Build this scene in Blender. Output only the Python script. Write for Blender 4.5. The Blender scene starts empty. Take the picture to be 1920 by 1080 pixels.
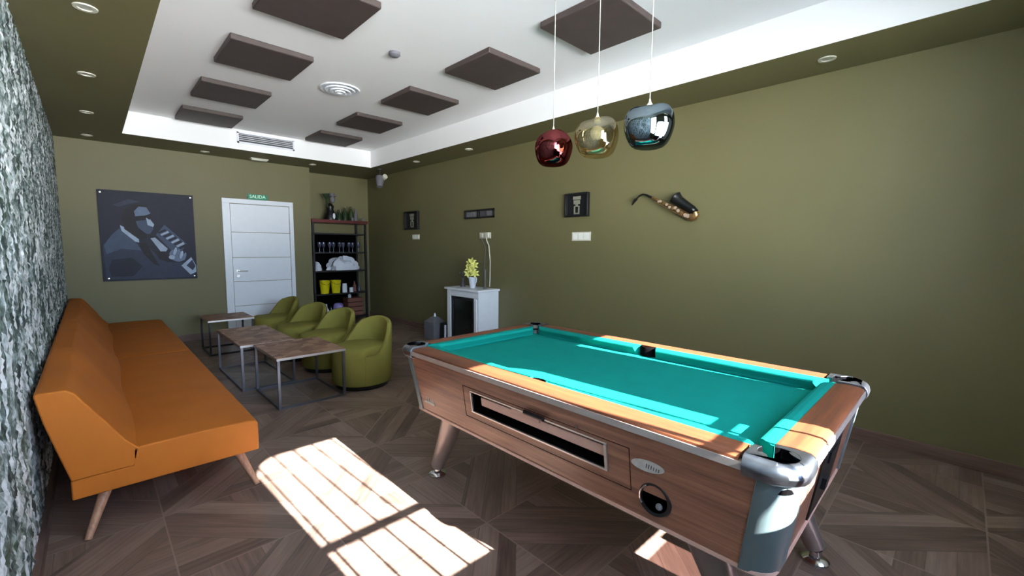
import bpy, bmesh, math, random
from mathutils import Vector, Matrix
random.seed(7)
PI = math.pi
sc = bpy.context.scene
COL = bpy.data.collections.new('place'); sc.collection.children.link(COL)

# ------------------------------------------------------------------ materials
def lin(c):
    return tuple((x/12.92 if x <= .04045 else ((x+.055)/1.055)**2.4) for x in (v/255. for v in c))
def hexc(r, g, b): return lin((r, g, b)) + (1.,)

class NT:
    def __init__(s, name):
        s.m = bpy.data.materials.new(name); s.m.use_nodes = True
        s.t = s.m.node_tree; s.n = s.t.nodes; s.n.clear()
        s.out = s.n.new('ShaderNodeOutputMaterial')
    def node(s, typ, **kw):
        n = s.n.new(typ)
        for k, v in kw.items(): setattr(n, k, v)
        return n
    def link(s, a, b): s.t.links.new(a, b)
    def set(s, sock, v):
        if isinstance(v, bpy.types.NodeSocket): s.link(v, sock)
        elif v is not None: sock.default_value = v
    def math(s, op, a, b=None, c=None, clamp=False):
        n = s.node('ShaderNodeMath', operation=op); n.use_clamp = clamp
        s.set(n.inputs[0], a)
        if b is not None: s.set(n.inputs[1], b)
        if c is not None: s.set(n.inputs[2], c)
        return n.outputs[0]
    def mix(s, f, a, b, typ='RGBA', blend='MIX'):
        n = s.node('ShaderNodeMix', data_type=typ)
        if typ == 'RGBA':
            n.blend_type = blend; s.set(n.inputs[0], f); s.set(n.inputs[6], a); s.set(n.inputs[7], b); return n.outputs[2]
        s.set(n.inputs[0], f); s.set(n.inputs[2], a); s.set(n.inputs[3], b); return n.outputs[0]
    def comb(s, x, y, z):
        n = s.node('ShaderNodeCombineXYZ')
        for i, v in enumerate((x, y, z)): s.set(n.inputs[i], v)
        return n.outputs[0]
    def pos(s):
        tc = s.node('ShaderNodeTexCoord'); sp = s.node('ShaderNodeSeparateXYZ'); s.link(tc.outputs['Object'], sp.inputs[0])
        return tc.outputs['Object'], sp.outputs[0], sp.outputs[1], sp.outputs[2]
    def scale(s, vec, sc3):
        n = s.node('ShaderNodeMapping'); s.link(vec, n.inputs[0]); n.inputs['Scale'].default_value = sc3; return n.outputs[0]
    def noise(s, vec, scale=5., detail=3., rough=.5):
        n = s.node('ShaderNodeTexNoise'); s.set(n.inputs['Vector'], vec)
        n.inputs['Scale'].default_value = scale; n.inputs['Detail'].default_value = detail; n.inputs['Roughness'].default_value = rough
        return n.outputs[0]
    def ramp(s, f, stops, interp='LINEAR'):
        n = s.node('ShaderNodeValToRGB'); s.set(n.inputs[0], f); r = n.color_ramp; r.interpolation = interp
        while len(r.elements) < len(stops): r.elements.new(.5)
        for e, (p, c) in zip(r.elements, stops): e.position = p; e.color = c
        return n.outputs[0]
    def bump(s, h, strength=.3, dist=.01):
        n = s.node('ShaderNodeBump'); n.inputs['Strength'].default_value = strength; n.inputs['Distance'].default_value = dist
        s.set(n.inputs['Height'], h); return n.outputs[0]
    def bsdf(s, color, rough=.5, metal=0., normal=None, spec=None, coat=None, sheen=None, trans=None):
        n = s.node('ShaderNodeBsdfPrincipled'); s.set(n.inputs['Base Color'], color); s.set(n.inputs['Roughness'], rough)
        n.inputs['Metallic'].default_value = metal
        if normal is not None: s.link(normal, n.inputs['Normal'])
        if spec is not None: n.inputs['Specular IOR Level'].default_value = spec
        if coat: n.inputs['Coat Weight'].default_value = coat; n.inputs['Coat Roughness'].default_value = .1
        if sheen: n.inputs['Sheen Weight'].default_value = sheen
        if trans: n.inputs['Transmission Weight'].default_value = trans
        s.link(n.outputs[0], s.out.inputs[0]); return n

def plain(name, rgb, rough=.5, metal=0., var=.06, nscale=12., bump=0., bscale=80., **kw):
    t = NT(name); v, x, y, z = t.pos()
    c = hexc(*rgb); dark = tuple(k*(1-var) for k in c[:3])+(1,); lite = tuple(min(1, k*(1+var)) for k in c[:3])+(1,)
    col = t.ramp(t.noise(v, nscale, 3), [(.3, dark), (.7, lite)])
    nm = t.bump(t.noise(v, bscale, 2), bump, .004) if bump else None
    t.bsdf(col, rough, metal, nm, **kw); return t.m

def wood(name, a, b, axis='y', rough=.35, fine=55., coat=None, long=2.5):
    t = NT(name); v, x, y, z = t.pos()
    s = {'x': (long, fine, fine), 'y': (fine, long, fine), 'z': (fine, fine, long)}[axis]
    n1 = t.noise(t.scale(v, s), 1., 5, .65)
    s2 = tuple(k*.22 for k in s); n2 = t.noise(t.scale(v, s2), 1., 3)
    f = t.math('ADD', t.math('MULTIPLY', n1, .6), t.math('MULTIPLY', n2, .4))
    col = t.ramp(f, [(.36, hexc(*a)), (.62, hexc(*b))])
    t.bsdf(col, rough, 0, t.bump(n1, .12, .002), coat=coat); return t.m

M = {}
M['green'] = plain('olive_wall_paint', (106, 101, 67), .55, var=.03, nscale=1.2, bump=.08, bscale=220)
M['green_soffit'] = M['green']
M['white'] = plain('white_ceiling_paint', (240, 240, 240), .6, var=.012, nscale=2)
M['whiteg'] = plain('white_lacquer', (226, 230, 236), .35, var=.02)
M['door'] = plain('white_door_lacquer', (225, 232, 242), .32, var=.015)
M['panel'] = plain('acoustic_panel_fabric', (66, 55, 52), .62, var=.12, nscale=7, bump=.2, bscale=160)
M['chrome'] = plain('chrome', (215, 216, 220), .14, 1., var=.03)
M['castmetal'] = plain('cast_aluminium', (150, 155, 166), .3, 1., var=.3, nscale=18, bump=.1, bscale=40)
M['alu'] = plain('brushed_aluminium', (206, 204, 203), .34, .85, var=.05)
M['post'] = plain('pale_satin_aluminium', (104, 120, 124), .36, .35, var=.04, nscale=6)
M['black'] = plain('black_plastic', (16, 16, 18), .4, var=.1)
M['blackm'] = plain('black_metal', (28, 28, 32), .4, .3, var=.1)
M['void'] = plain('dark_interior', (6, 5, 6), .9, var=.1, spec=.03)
M['tan'] = plain('mustard_upholstery', (172, 96, 24), .62, var=.06, nscale=3, bump=.12, bscale=260, spec=.3)
M['olive'] = plain('olive_velvet', (124, 119, 58), .8, var=.08, nscale=4, bump=.15, bscale=300, spec=.12)
M['legwood'] = wood('beech_leg_wood', (150, 106, 82), (190, 146, 116), 'z', .45, 90)
M['cab'] = wood('walnut_laminate', (98, 64, 50), (158, 110, 88), 'y', .38, 60, coat=.15)
M['cabx'] = wood('walnut_laminate_across', (98, 64, 50), (158, 110, 88), 'x', .38, 60, coat=.15)
M['railw'] = wood('golden_rail_laminate', (82, 44, 26), (120, 66, 38), 'y', .5, 50)
M['railx'] = wood('golden_rail_laminate_across', (82, 44, 26), (120, 66, 38), 'x', .5, 50)
M['felt'] = plain('teal_felt', (8, 119, 108), .95, var=.04, nscale=9, bump=.1, bscale=500, spec=.08)
M['tray'] = plain('pinkish_beige_tray', (208, 170, 156), .5, var=.08)
M['steel'] = plain('dull_steel_frame', (112, 114, 124), .38, .9, var=.05)
M['plate'] = plain('pale_plate_metal', (196, 192, 186), .35, .2, var=.1, nscale=50)
M['strip'] = plain('pale_edge_strip', (178, 168, 162), .35, .3)
M['brass'] = plain('aged_brass', (176, 140, 96), .3, .9, var=.3, nscale=60)
M['pearl'] = plain('pinkish_brass_key', (206, 182, 158), .3, .5, var=.1)
M['saxblack'] = plain('black_lacquer', (20, 22, 22), .3, .2, var=.1)
M['cream'] = plain('cream_plastic', (204, 202, 186), .4, var=.03)
M['cord'] = plain('translucent_cord', (150, 150, 144), .4, var=.03)
M['yellow'] = plain('yellow_plastic', (212, 200, 16), .4, var=.06)
M['lilac'] = plain('lilac_plastic', (134, 124, 186), .5)
M['redwood'] = wood('dark_red_board', (64, 12, 16), (98, 26, 28), 'x', .4, 40)
M['brownbox'] = wood('brown_crate_wood', (88, 50, 40), (122, 76, 62), 'x', .6, 40)
M['cloth'] = plain('white_linen', (214, 220, 232), .8, var=.05, bump=.3, bscale=60)
M['greyglass'] = plain('grey_glassware', (74, 78, 98), .12, .3, var=.2, nscale=30)
M['leaf'] = plain('dark_green_leaf', (40, 58, 22), .5, var=.3, nscale=20)
M['petal'] = plain('pale_yellow_petal', (222, 220, 118), .5, var=.12, nscale=30)
M['bottleg'] = plain('dark_green_glass', (44, 62, 42), .12, var=.2)
M['trim'] = wood('baseboard_wood', (84, 64, 56), (116, 92, 82), 'y', .4, 40)
M['trimx'] = wood('baseboard_wood_across', (84, 64, 56), (116, 92, 82), 'x', .4, 40)
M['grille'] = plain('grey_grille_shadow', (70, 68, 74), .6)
M['greybag'] = plain('grey_card', (104, 104, 110), .7, var=.06)
M['signgreen'] = plain('exit_sign_green', (22, 128, 96), .35)
M['disp'] = plain('pale_lens_plastic', (235, 236, 226), .3)
M['emblem'] = plain('dull_bone_emblem', (128, 128, 112), .6)

def emis(name, rgb, st):
    t = NT(name); n = t.node('ShaderNodeEmission'); v, x, y, z = t.pos()
    t.link(t.ramp(t.noise(v, 3), [(0, hexc(*rgb)), (1, hexc(*rgb))]), n.inputs[0]); n.inputs[1].default_value = st
    t.link(n.outputs[0], t.out.inputs[0]); return t.m
M['salida'] = emis('lit_sign_letters', (190, 230, 210), .9)

def floor_mat():
    t = NT('parquet_tile'); v, x, y, z = t.pos(); T = .59
    p = t.math('DIVIDE', t.math('SUBTRACT', x, .19), T); q = t.math('DIVIDE', t.math('SUBTRACT', y, 2.77), T)
    fu = t.math('FLOOR', p); fv = t.math('FLOOR', q)
    u = t.math('SUBTRACT', p, fu); w = t.math('SUBTRACT', q, fv)
    par = t.math('ABSOLUTE', t.math('MODULO', t.math('ADD', fu, fv), 2.))
    u2 = t.mix(par, u, t.math('SUBTRACT', 1., u), 'FLOAT')
    d = t.math('SUBTRACT', u2, w)
    isB = t.math('GREATER_THAN', d, .36); isC = t.math('LESS_THAN', d, -.36)
    s_a = t.math('MULTIPLY', t.math('ADD', u2, w), .7071); t_a = t.math('MULTIPLY', t.math('ADD', d, 2.), .7071)
    s_ = t.mix(isB, s_a, u2, 'FLOAT'); t_ = t.mix(isB, t_a, w, 'FLOAT')
    s_ = t.mix(isC, s_, w, 'FLOAT'); t_ = t.mix(isC, t_, u2, 'FLOAT')
    reg = t.math('ADD', isB, t.math('MULTIPLY', isC, 2.))
    k = t.math('DIVIDE', t_, .17); kid = t.math('FLOOR', k); kf = t.math('SUBTRACT', k, kid)
    wn = t.node('ShaderNodeTexWhiteNoise', noise_dimensions='4D')
    t.link(t.comb(fu, fv, kid), wn.inputs['Vector']); t.set(wn.inputs['W'], reg); rnd = wn.outputs[0]
    g = t.noise(t.comb(t.math('MULTIPLY', s_, 2.2), t.math('MULTIPLY', t_, 34.), t.math('MULTIPLY', rnd, 60.)), 1., 5, .6)
    g2 = t.noise(t.comb(t.math('MULTIPLY', s_, 1.4), t.math('MULTIPLY', t_, 6.), t.math('MULTIPLY', rnd, 90.)), 1., 3, .5)
    f = t.math('ADD', t.math('ADD', t.math('MULTIPLY', g, .45), t.math('MULTIPLY', g2, .30)), t.math('MULTIPLY', rnd, .27))
    col = t.ramp(f, [(.28, hexc(80, 63, 56)), (.5, hexc(119, 98, 88)), (.74, hexc(152, 131, 119))])
    e1 = t.math('MINIMUM', kf, t.math('SUBTRACT', 1., kf))
    seam = t.math('LESS_THAN', e1, .022)
    bd = t.math('LESS_THAN', t.math('ABSOLUTE', t.math('SUBTRACT', t.math('ABSOLUTE', d), .36)), .006)
    col = t.mix(t.math('MULTIPLY', t.math('MAXIMUM', seam, bd), .45), col, hexc(70, 54, 48))
    ed = t.math('MINIMUM', t.math('MINIMUM', u, t.math('SUBTRACT', 1., u)), t.math('MINIMUM', w, t.math('SUBTRACT', 1., w)))
    gr = t.math('LESS_THAN', ed, .006)
    col = t.mix(t.math('MULTIPLY', gr, .7), col, hexc(150, 130, 118))
    h = t.math('SUBTRACT', g, t.math('MULTIPLY', gr, .8))
    t.bsdf(col, t.math('ADD', .30, t.math('MULTIPLY', g, .18)), 0, t.bump(h, .12, .003)); return t.m
M['floor'] = floor_mat()

def ivy_mat():
    t = NT('mottled_strand_wallpaper'); v, x, y, z = t.pos()
    warp = t.noise(t.scale(v, (1, 3, 3)), 1., 2)
    yy = t.math('ADD', y, t.math('MULTIPLY', warp, .15))
    vec = t.comb(0, t.math('MULTIPLY', yy, 24.), t.math('MULTIPLY', z, 12.))
    n1 = t.noise(vec, 1., 4, .62)
    vo = t.node('ShaderNodeTexVoronoi'); t.link(t.comb(0, t.math('MULTIPLY', yy, 18.), t.math('MULTIPLY', z, 9.)), vo.inputs['Vector']); vo.inputs['Scale'].default_value = 1.
    sp = t.node('ShaderNodeSeparateColor'); t.link(vo.outputs['Color'], sp.inputs[0])
    f = t.math('ADD', t.math('MULTIPLY', n1, .75), t.math('MULTIPLY', sp.outputs[0], .28))
    col = t.ramp(f, [(.36, hexc(44, 58, 58)), (.46, hexc(96, 112, 110)), (.53, hexc(154, 168, 170)), (.64, hexc(228, 234, 240))])
    gm = t.noise(t.scale(v, (1, 9, 5)), 1., 2)
    col = t.mix(t.math('MULTIPLY', t.math('GREATER_THAN', gm, .58), .28), col, hexc(76, 104, 66), blend='MIX')
    t.bsdf(col, .7, 0, t.bump(f, .6, .02)); return t.m
M['ivy'] = ivy_mat()

def mirrorglass(name, rgb, mixf, tint):
    t = NT(name); v, x, y, z = t.pos()
    g = t.node('ShaderNodeBsdfGlossy'); g.inputs['Roughness'].default_value = .03
    t.link(t.ramp(t.noise(v, 9, 2), [(.3, tuple(c*.85 for c in hexc(*rgb)[:3])+(1,)), (.7, hexc(*rgb))]), g.inputs['Color'])
    tr = t.node('ShaderNodeBsdfTransparent'); tr.inputs['Color'].default_value = hexc(*tint)
    mx = t.node('ShaderNodeMixShader'); mx.inputs[0].default_value = mixf
    t.link(tr.outputs[0], mx.inputs[1]); t.link(g.outputs[0], mx.inputs[2]); t.link(mx.outputs[0], t.out.inputs[0]); return t.m
M['redglass'] = mirrorglass('wine_mirror_glass', (128, 62, 64), .75, (92, 34, 34))
M['amberglass'] = mirrorglass('champagne_mirror_glass', (214, 204, 176), .42, (226, 214, 180))
M['smokeglass'] = mirrorglass('smoked_mirror_glass', (140, 154, 162), .8, (120, 140, 150))
M['tint'] = mirrorglass('added_tint_pane', (200, 200, 200), .06, (170, 160, 160))
M['pane'] = mirrorglass('clear_window_pane', (255, 255, 255), .06, (250, 253, 255))

def blind_mat():
    t = NT('added_blind_fabric'); v, x, y, z = t.pos()
    c = t.ramp(t.noise(v, 60, 2), [(.3, hexc(232, 230, 224)), (.7, hexc(242, 240, 236))])
    d = t.node('ShaderNodeBsdfDiffuse'); t.link(c, d.inputs[0]); r = t.node('ShaderNodeBsdfTranslucent'); t.link(c, r.inputs[0])
    mx = t.node('ShaderNodeMixShader'); mx.inputs[0].default_value = .04
    t.link(d.outputs[0], mx.inputs[1]); t.link(r.outputs[0], mx.inputs[2]); t.link(mx.outputs[0], t.out.inputs[0]); return t.m
M['blind'] = blind_mat()

# ------------------------------------------------------------------ mesh builder
class MB:
    def __init__(s): s.v = []; s.f = []; s.mi = []; s.k = 0
    def add(s, verts, faces):
        b = len(s.v); s.v += [Vector(p) for p in verts]; s.f += [[b+i for i in f] for f in faces]; s.mi += [s.k]*len(faces); return s
    def box(s, x0, x1, y0, y1, z0, z1, mt=None):
        vs = [(x, y, z) for z in (z0, z1) for y in (y0, y1) for x in (x0, x1)]
        if mt is not None: vs = [mt @ Vector(p) for p in vs]
        return s.add(vs, [(0, 2, 3, 1), (4, 5, 7, 6), (0, 1, 5, 4), (1, 3, 7, 5), (3, 2, 6, 7), (2, 0, 4, 6)])
    def loft(s, loops, caps=True, closed=True):
        n = len(loops[0]); vs = [p for l in loops for p in l]; fs = []
        for i in range(len(loops)-1):
            for j in range(n if closed else n-1):
                a = i*n+j; b = i*n+(j+1) % n; fs.append((a, b, b+n, a+n))
        if caps: fs.append(tuple(range(n))[::-1]); fs.append(tuple(range((len(loops)-1)*n, len(loops)*n)))
        return s.add(vs, fs)
    def prism(s, poly, z0, z1, mt=None):
        l = [[(p[0], p[1], z) for p in poly] for z in (z0, z1)]
        if mt is not None: l = [[mt @ Vector(p) for p in q] for q in l]
        return s.loft(l)
    def tube(s, pts, r, n=10, caps=True):
        pts = [Vector(p) for p in pts]; rs = r if isinstance(r, (list, tuple)) else [r]*len(pts)
        loops = []; up = None
        for i, p in enumerate(pts):
            d = (pts[min(i+1, len(pts)-1)]-pts[max(i-1, 0)]).normalized()
            if up is None: up = Vector((0, 0, 1)) if abs(d.z) < .9 else Vector((1, 0, 0))
            a = d.cross(up).normalized(); b = d.cross(a).normalized(); up = -b if (-b).dot(up) > 0 else b
            loops.append([p+(a*math.cos(t)+b*math.sin(t))*rs[i] for t in [2*PI*k/n for k in range(n)]])
        return s.loft(loops, caps)
    def lathe(s, prof, n=24, c=(0, 0, 0), fn=None, caps=True, mt=None):
        loops = []
        for r, z in prof:
            l = []
            for k in range(n):
                a = 2*PI*k/n; rr, zz = fn(r, z, a) if fn else (r, z)
                p = Vector((c[0]+rr*math.cos(a), c[1]+rr*math.sin(a), c[2]+zz))
                l.append(mt @ p if mt is not None else p)
            loops.append(l)
        return s.loft(loops, caps)
    def ball(s, c, r, n=14, m=8, sq=(1, 1, 1)):
        prof = [(max(1e-4, math.sin(PI*i/m)), -math.cos(PI*i/m)) for i in range(m+1)]
        loops = [[(c[0]+r*sq[0]*a*math.cos(2*PI*k/n), c[1]+r*sq[1]*a*math.sin(2*PI*k/n), c[2]+r*sq[2]*z) for k in range(n)] for a, z in prof]
        return s.loft(loops)

ORG = {}
def empty(name, loc, label, cat, group=None, rz=0):
    o = bpy.data.objects.new(name, None); COL.objects.link(o); o.location = loc; o.rotation_euler = (0, 0, rz)
    o.empty_display_size = .1; o['label'] = label; o['category'] = cat
    if group: o['group'] = group
    ORG[o.name] = Vector(loc); return o
def build(name, b, mats, parent=None, label=None, cat=None, group=None, kind=None, bevel=0, seg=2, smooth=False, sub=0, solid=0, local=False, recalc=True):
    if not isinstance(mats, (list, tuple)): mats = [mats]
    if parent is not None: org = Vector((0, 0, 0)) if local else ORG[parent.name]
    elif kind == 'structure': org = Vector((0, 0, 0))
    else:
        mn = [min(p[i] for p in b.v) for i in range(3)]; mx = [max(p[i] for p in b.v) for i in range(3)]
        org = Vector(((mn[0]+mx[0])/2, (mn[1]+mx[1])/2, mn[2]))
    me = bpy.data.meshes.new(name); me.from_pydata([tuple(p-org) for p in b.v], [], b.f)
    for m in mats: me.materials.append(m)
    me.polygons.foreach_set('material_index', b.mi)
    bm = bmesh.new(); bm.from_mesh(me)
    if recalc: bmesh.ops.recalc_face_normals(bm, faces=bm.faces)
    bm.to_mesh(me); bm.free()
    o = bpy.data.objects.new(name, me); COL.objects.link(o)
    if parent is not None: o.parent = parent; ORG[o.name] = ORG.get(parent.name, Vector((0, 0, 0)))
    else: o.location = org; ORG[o.name] = org
    if label: o['label'] = label
    if cat: o['category'] = cat
    if group: o['group'] = group
    if kind: o['kind'] = kind
    if solid:
        md = o.modifiers.new('s', 'SOLIDIFY'); md.thickness = solid; md.offset = 0
    if bevel:
        md = o.modifiers.new('b', 'BEVEL'); md.width = bevel; md.segments = seg; md.limit_method = 'ANGLE'; md.angle_limit = .6
    if sub:
        md = o.modifiers.new('u', 'SUBSURF'); md.levels = sub; md.render_levels = sub
    if smooth or bevel:
        me.polygons.foreach_set('use_smooth', [True]*len(me.polygons))
        try:
            me.set_sharp_from_angle(angle=.7)
        except Exception: pass
    return o
def children(o): return [c for c in COL.objects if c.parent == o]
def dup(o, loc=None, rz=None, label=None, parent=None):
    c = o.copy(); COL.objects.link(c)
    if parent: c.parent = parent
    if loc is not None: c.location = loc
    if rz is not None: c.rotation_euler = (0, 0, rz)
    if label: c['label'] = label
    for ch in children(o): dup(ch, parent=c)
    return c

# ------------------------------------------------------------------ room
XL, XR, YF, YB, YA, ZC, ZR = -.25, 4.0, -.60, 7.757, 8.25, 2.70, 2.97
XA = 2.73; T = .12
def box1(name, dims, mat, **kw): return build(name, MB().box(*dims), mat, **kw)
st = dict(kind='structure')
box1('floor', (XL-.2, XR+.2, YF-.2, YA+.2, -.1, 0), M['floor'], **st)
box1('wall_right', (XR, XR+T, YF-.1, YA+.1, 0, ZC+.4), M['green'], **st)
box1('wall_back', (XL-T, XA, YB, YB+T, 0, ZC+.02), M['green'], **st)
b = MB().box(XA-.02, XA, YB+.001, YA+.1, 0, ZC+.02).box(XA-.02, XR+.05, YA, YA+T, 0, ZC+.02)
build('wall_alcove', b, M['green'], **st)
# left wall with a rough relief skin
b = MB(); ny, nz = 640, 150
vs = []; rr = random.Random(3)
for i in range(ny+1):
    for j in range(nz+1):
        y = YF+(YB-YF)*i/ny; z = ZC*j/nz
        dx = 0 if j < 5 else rr.random()**2*.012
        vs.append((XL+dx, y, z))
b.add(vs, [(i*(nz+1)+j, (i+1)*(nz+1)+j, (i+1)*(nz+1)+j+1, i*(nz+1)+j+1) for i in range(ny) for j in range(nz)])
b.box(XL-T, XL-.001, YF-.1, YB+.1, 0, ZC+.02)
build('wall_left', b, M['ivy'], recalc=False, smooth=True, **st)
# ceiling: olive soffit ring + raised white tray
RX0, RX1, RY0, RY1 = .35, 3.46, -.25, 7.0
b = MB()
b.box(XL-T, RX0, YF-.1, YA+T, ZC, ZC+.02).box(RX1, XR+T, YF-.1, YA+T, ZC, ZC+.02)
b.box(RX0, RX1, RY1, YA+T, ZC, ZC+.02).box(RX0, RX1, YF-.1, RY0, ZC, ZC+.02)
build('ceiling_soffit', b, M['green_soffit'], **st)
b = MB()
b.box(RX0-.03, RX1+.03, RY0-.03, RY1+.03, ZR, ZR+.05)
b.box(RX0-.03, RX0+.002, RY0-.03, RY1+.03, ZC+.001, ZR).box(RX1-.002, RX1+.03, RY0-.03, RY1+.03, ZC+.001, ZR)
b.box(RX0, RX1, RY1-.002, RY1+.03, ZC+.001, ZR).box(RX0, RX1, RY0-.03, RY0+.002, ZC+.001, ZR)
build('ceiling', b, M['white'], **st)
# baseboards
box1('baseboard_right', (XR-.014, XR, YF, YA, 0, .095), M['trim'], bevel=.003, **st)
b = MB().box(XL, 1.45, YB-.012, YB, 0, .095).box(2.44, XA, YB-.012, YB, 0, .095)
build('baseboard_back', b, M['trimx'], **st)
box1('baseboard_left', (XL+.001, XL+.026, YF, YB, 0, .07), M['trim'], **st)
# front wall with openings
ZW = 2.62
W0 = (-.22, .72, 1.30, ZW); W1 = (.79, 1.745, .10, 2.12); W2 = (1.765, 2.32, .10, ZW); W3 = (2.35, 3.95, .60, ZW)
def uplight_louvre(x0, x1, z0, z1, par):
    # unseen tilted slats, added to stop the sun and brighten the ceiling from below
    b = MB(); p = .06; d = .078; z = z0+.005
    while z < z1+.03:
        a0, a1 = min(z, z1+.02), z+d*.268; b.loft([[(x, YF-.093, a0-.001), (x, YF-.015, a1-.001), (x, YF-.015, a1+.001), (x, YF-.093, a0+.001)] for x in (x0, x1)])
        z += p
    build('added_louvre', b, M['whiteg'], par)
def rrect(x0, x1, z0, z1, r, n=8, only_top=True):
    pts = [(x0, z0), (x1, z0)]
    pts += [(x1-r+r*math.cos(a), z1-.75*r+.75*r*math.sin(a)) for a in [PI/2*k/n for k in range(n+1)]]
    pts += [(x0+r+r*math.cos(a), z1-.75*r+.75*r*math.sin(a)) for a in [PI/2+PI/2*k/n for k in range(n+1)]]
    return pts
b = MB(); y0, y1 = YF-.16, YF
b.box(XL-T, W0[0], y0, y1, 0, ZC+.02).box(W3[1], XR+T, y0, y1, 0, ZC+.02)
b.box(W0[0], W3[1], y0, y1, ZW, ZC+.02).box(W0[0], W3[1], y0, y1, 0, .10).box(W1[0], W1[1], y0, y1, 2.12, ZW)
b.box(W0[0], W0[1], y0, y1, .1, W0[2]).box(W0[1], W1[0], y0, y1, .1, ZW).box(W1[1], W2[0], y0, y1, .1, ZW).box(W2[1], W3[0], y0, y1, .1, ZW).box(W3[0], W3[1], y0, y1, .10, W3[2])
b.box(W3[0], 2.58, y0, y1, 2.12, ZW)
# rounded upper corners of the first opening
r = .2
for sx, xe in ((1, W1[0]), (-1, W1[1])):
    poly = [(xe, 2.12)] + [(xe+sx*(r-r*math.sin(a)), 2.12-.22+.22*math.cos(a)) for a in [PI/2*k/10 for k in range(11)]]
    b.loft([[(p[0], yy, p[1]) for p in poly] for yy in (y0, y1)])
build('wall_front', b, M['green'], **st)
f = MB(); f.box(W1[0], W1[0]+.02, YF-.06, YF-.02, .1, 1.9).box(W1[1]-.02, W1[1], YF-.06, YF-.02, .1, 1.9)
win1 = build('window_1', f, M['blackm'], **st)
g = MB()
for x in (.845, .965, 1.09, 1.215, 1.345, 1.475, 1.625): g.box(x-.007, x+.007, YF-.05, YF-.035, 1.1, 2.11)
build('window_bar', g, M['blackm'], win1)
g = MB()
for z, h in ((1.425, .015), (1.12, .012)): g.box(W1[0], W1[1], YF-.055, YF-.03, z-h, z+h)
build('window_rail', g, M['blackm'], win1)
build('window_glass', MB().box(W1[0], W1[1], YF-.10, YF-.095, 1.10, 2.12), M['pane'], win1)
build('lower_panel', MB().box(W1[0], W1[1], YF-.09, YF-.03, .1, 1.10), M['blackm'], win1)
f = MB(); f.box(W2[0], W2[0]+.03, YF-.08, YF-.02, .1, ZW).box(W2[1]-.03, W2[1], YF-.08, YF-.02, .1, ZW).box(W2[0], W2[1], YF-.08, YF-.02, ZW-.03, ZW)
win2 = build('window_2', f, M['blackm'], **st)
build('window_glass', MB().box(W2[0], W2[1], YF-.11, YF-.105, .88, ZW), M['pane'], win2)
build('added_tinted_glass', MB().box(W2[0], 1.98, YF-.11, YF-.105, .1, .88), M['tint'], win2)  # pane tint added to dim the sun patch under the table
build('lower_panel', MB().box(1.98, W2[1], YF-.11, YF-.07, .1, .88), M['blackm'], win2)
uplight_louvre(W2[0]+.03, W2[1]-.03, .90, ZW-.03, win2)
f = MB(); f.box(W3[1]-.03, W3[1], YF-.08, YF-.02, W3[2], ZW).box(2.58, W3[1], YF-.08, YF-.02, ZW-.03, ZW).box(2.565, 2.58, YF-.08, YF-.02, W3[2], ZW).box(W3[0], 2.565, YF-.08, YF-.02, W3[2], 1.15)
win3 = build('window_3', f, M['blackm'], **st)
build('window_glass', MB().box(W3[0], W3[1], YF-.10, YF-.095, W3[2], ZW), M['pane'], win3)
build('added_sun_blind', MB().box(2.58, W3[1], YF-.03, YF-.026, W3[2]-.02, ZW), M['blind'], win3)  # unseen blind added to block sun and glow right of the table

f = MB(); f.box(W0[0], W0[0]+.03, YF-.08, YF-.02, W0[2], ZW).box(W0[1]-.03, W0[1], YF-.08, YF-.02, W0[2], ZW).box(W0[0], W0[1], YF-.08, YF-.02, ZW-.03, ZW)
win4 = build('added_window_4', f, M['blackm'], **st)  # unseen window added to send more light up to the ceiling
build('window_glass', MB().box(W0[0], W0[1], YF-.11, YF-.105, W0[2], ZW), M['pane'], win4)
uplight_louvre(W0[0]+.03, W0[1]-.03, 1.3, ZW-.03, win4)
# ground outside
box1('pavement', (-8, 12, -5.5, YF-.3, -.16, -.11), plain('pale_paving', (236, 232, 224), .8), **st)

# ------------------------------------------------------------------ door
d = MB(); yf = YB-.012
for x0, x1 in ((1.45, 1.55), (2.385, 2.445)): d.box(x0, x1, yf-.012, YB, 0, 2.03)
d.box(1.45, 2.445, yf-.012, YB, 2.03, 2.10)
door = build('door_1', d, M['door'], kind='structure', bevel=.004)
l = MB()
for z0, z1 in ((.006, .455), (.461, .832), (.838, 1.204), (1.210, 1.592), (1.598, 2.022)): l.box(1.556, 2.38, yf, YB-.002, z0, z1)
build('door_leaf', l, M['door'], door, bevel=.003)
h = MB(); h.lathe([(.025, 0), (.025, .012)], 16, mt=Matrix.Translation((1.62, yf, 1.0)) @ Matrix.Rotation(PI/2, 4, 'X'))
h.tube([(1.62, yf, 1.0), (1.62, yf-.05, 1.0), (1.64, yf-.055, 1.0), (1.74, yf-.055, 1.0)], .009, 10)
h.lathe([(.022, 0), (.022, .008)], 16, mt=Matrix.Translation((1.62, yf, .925)) @ Matrix.Rotation(PI/2, 4, 'X'))
build('door_handle', h, M['alu'], door)
for z in (1.78, 1.62, 1.0): build('hinge', MB().lathe([(.009, 0), (.009, .09)], 10, (2.383, yf-.012, z-.045)), M['alu'], door)

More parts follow.
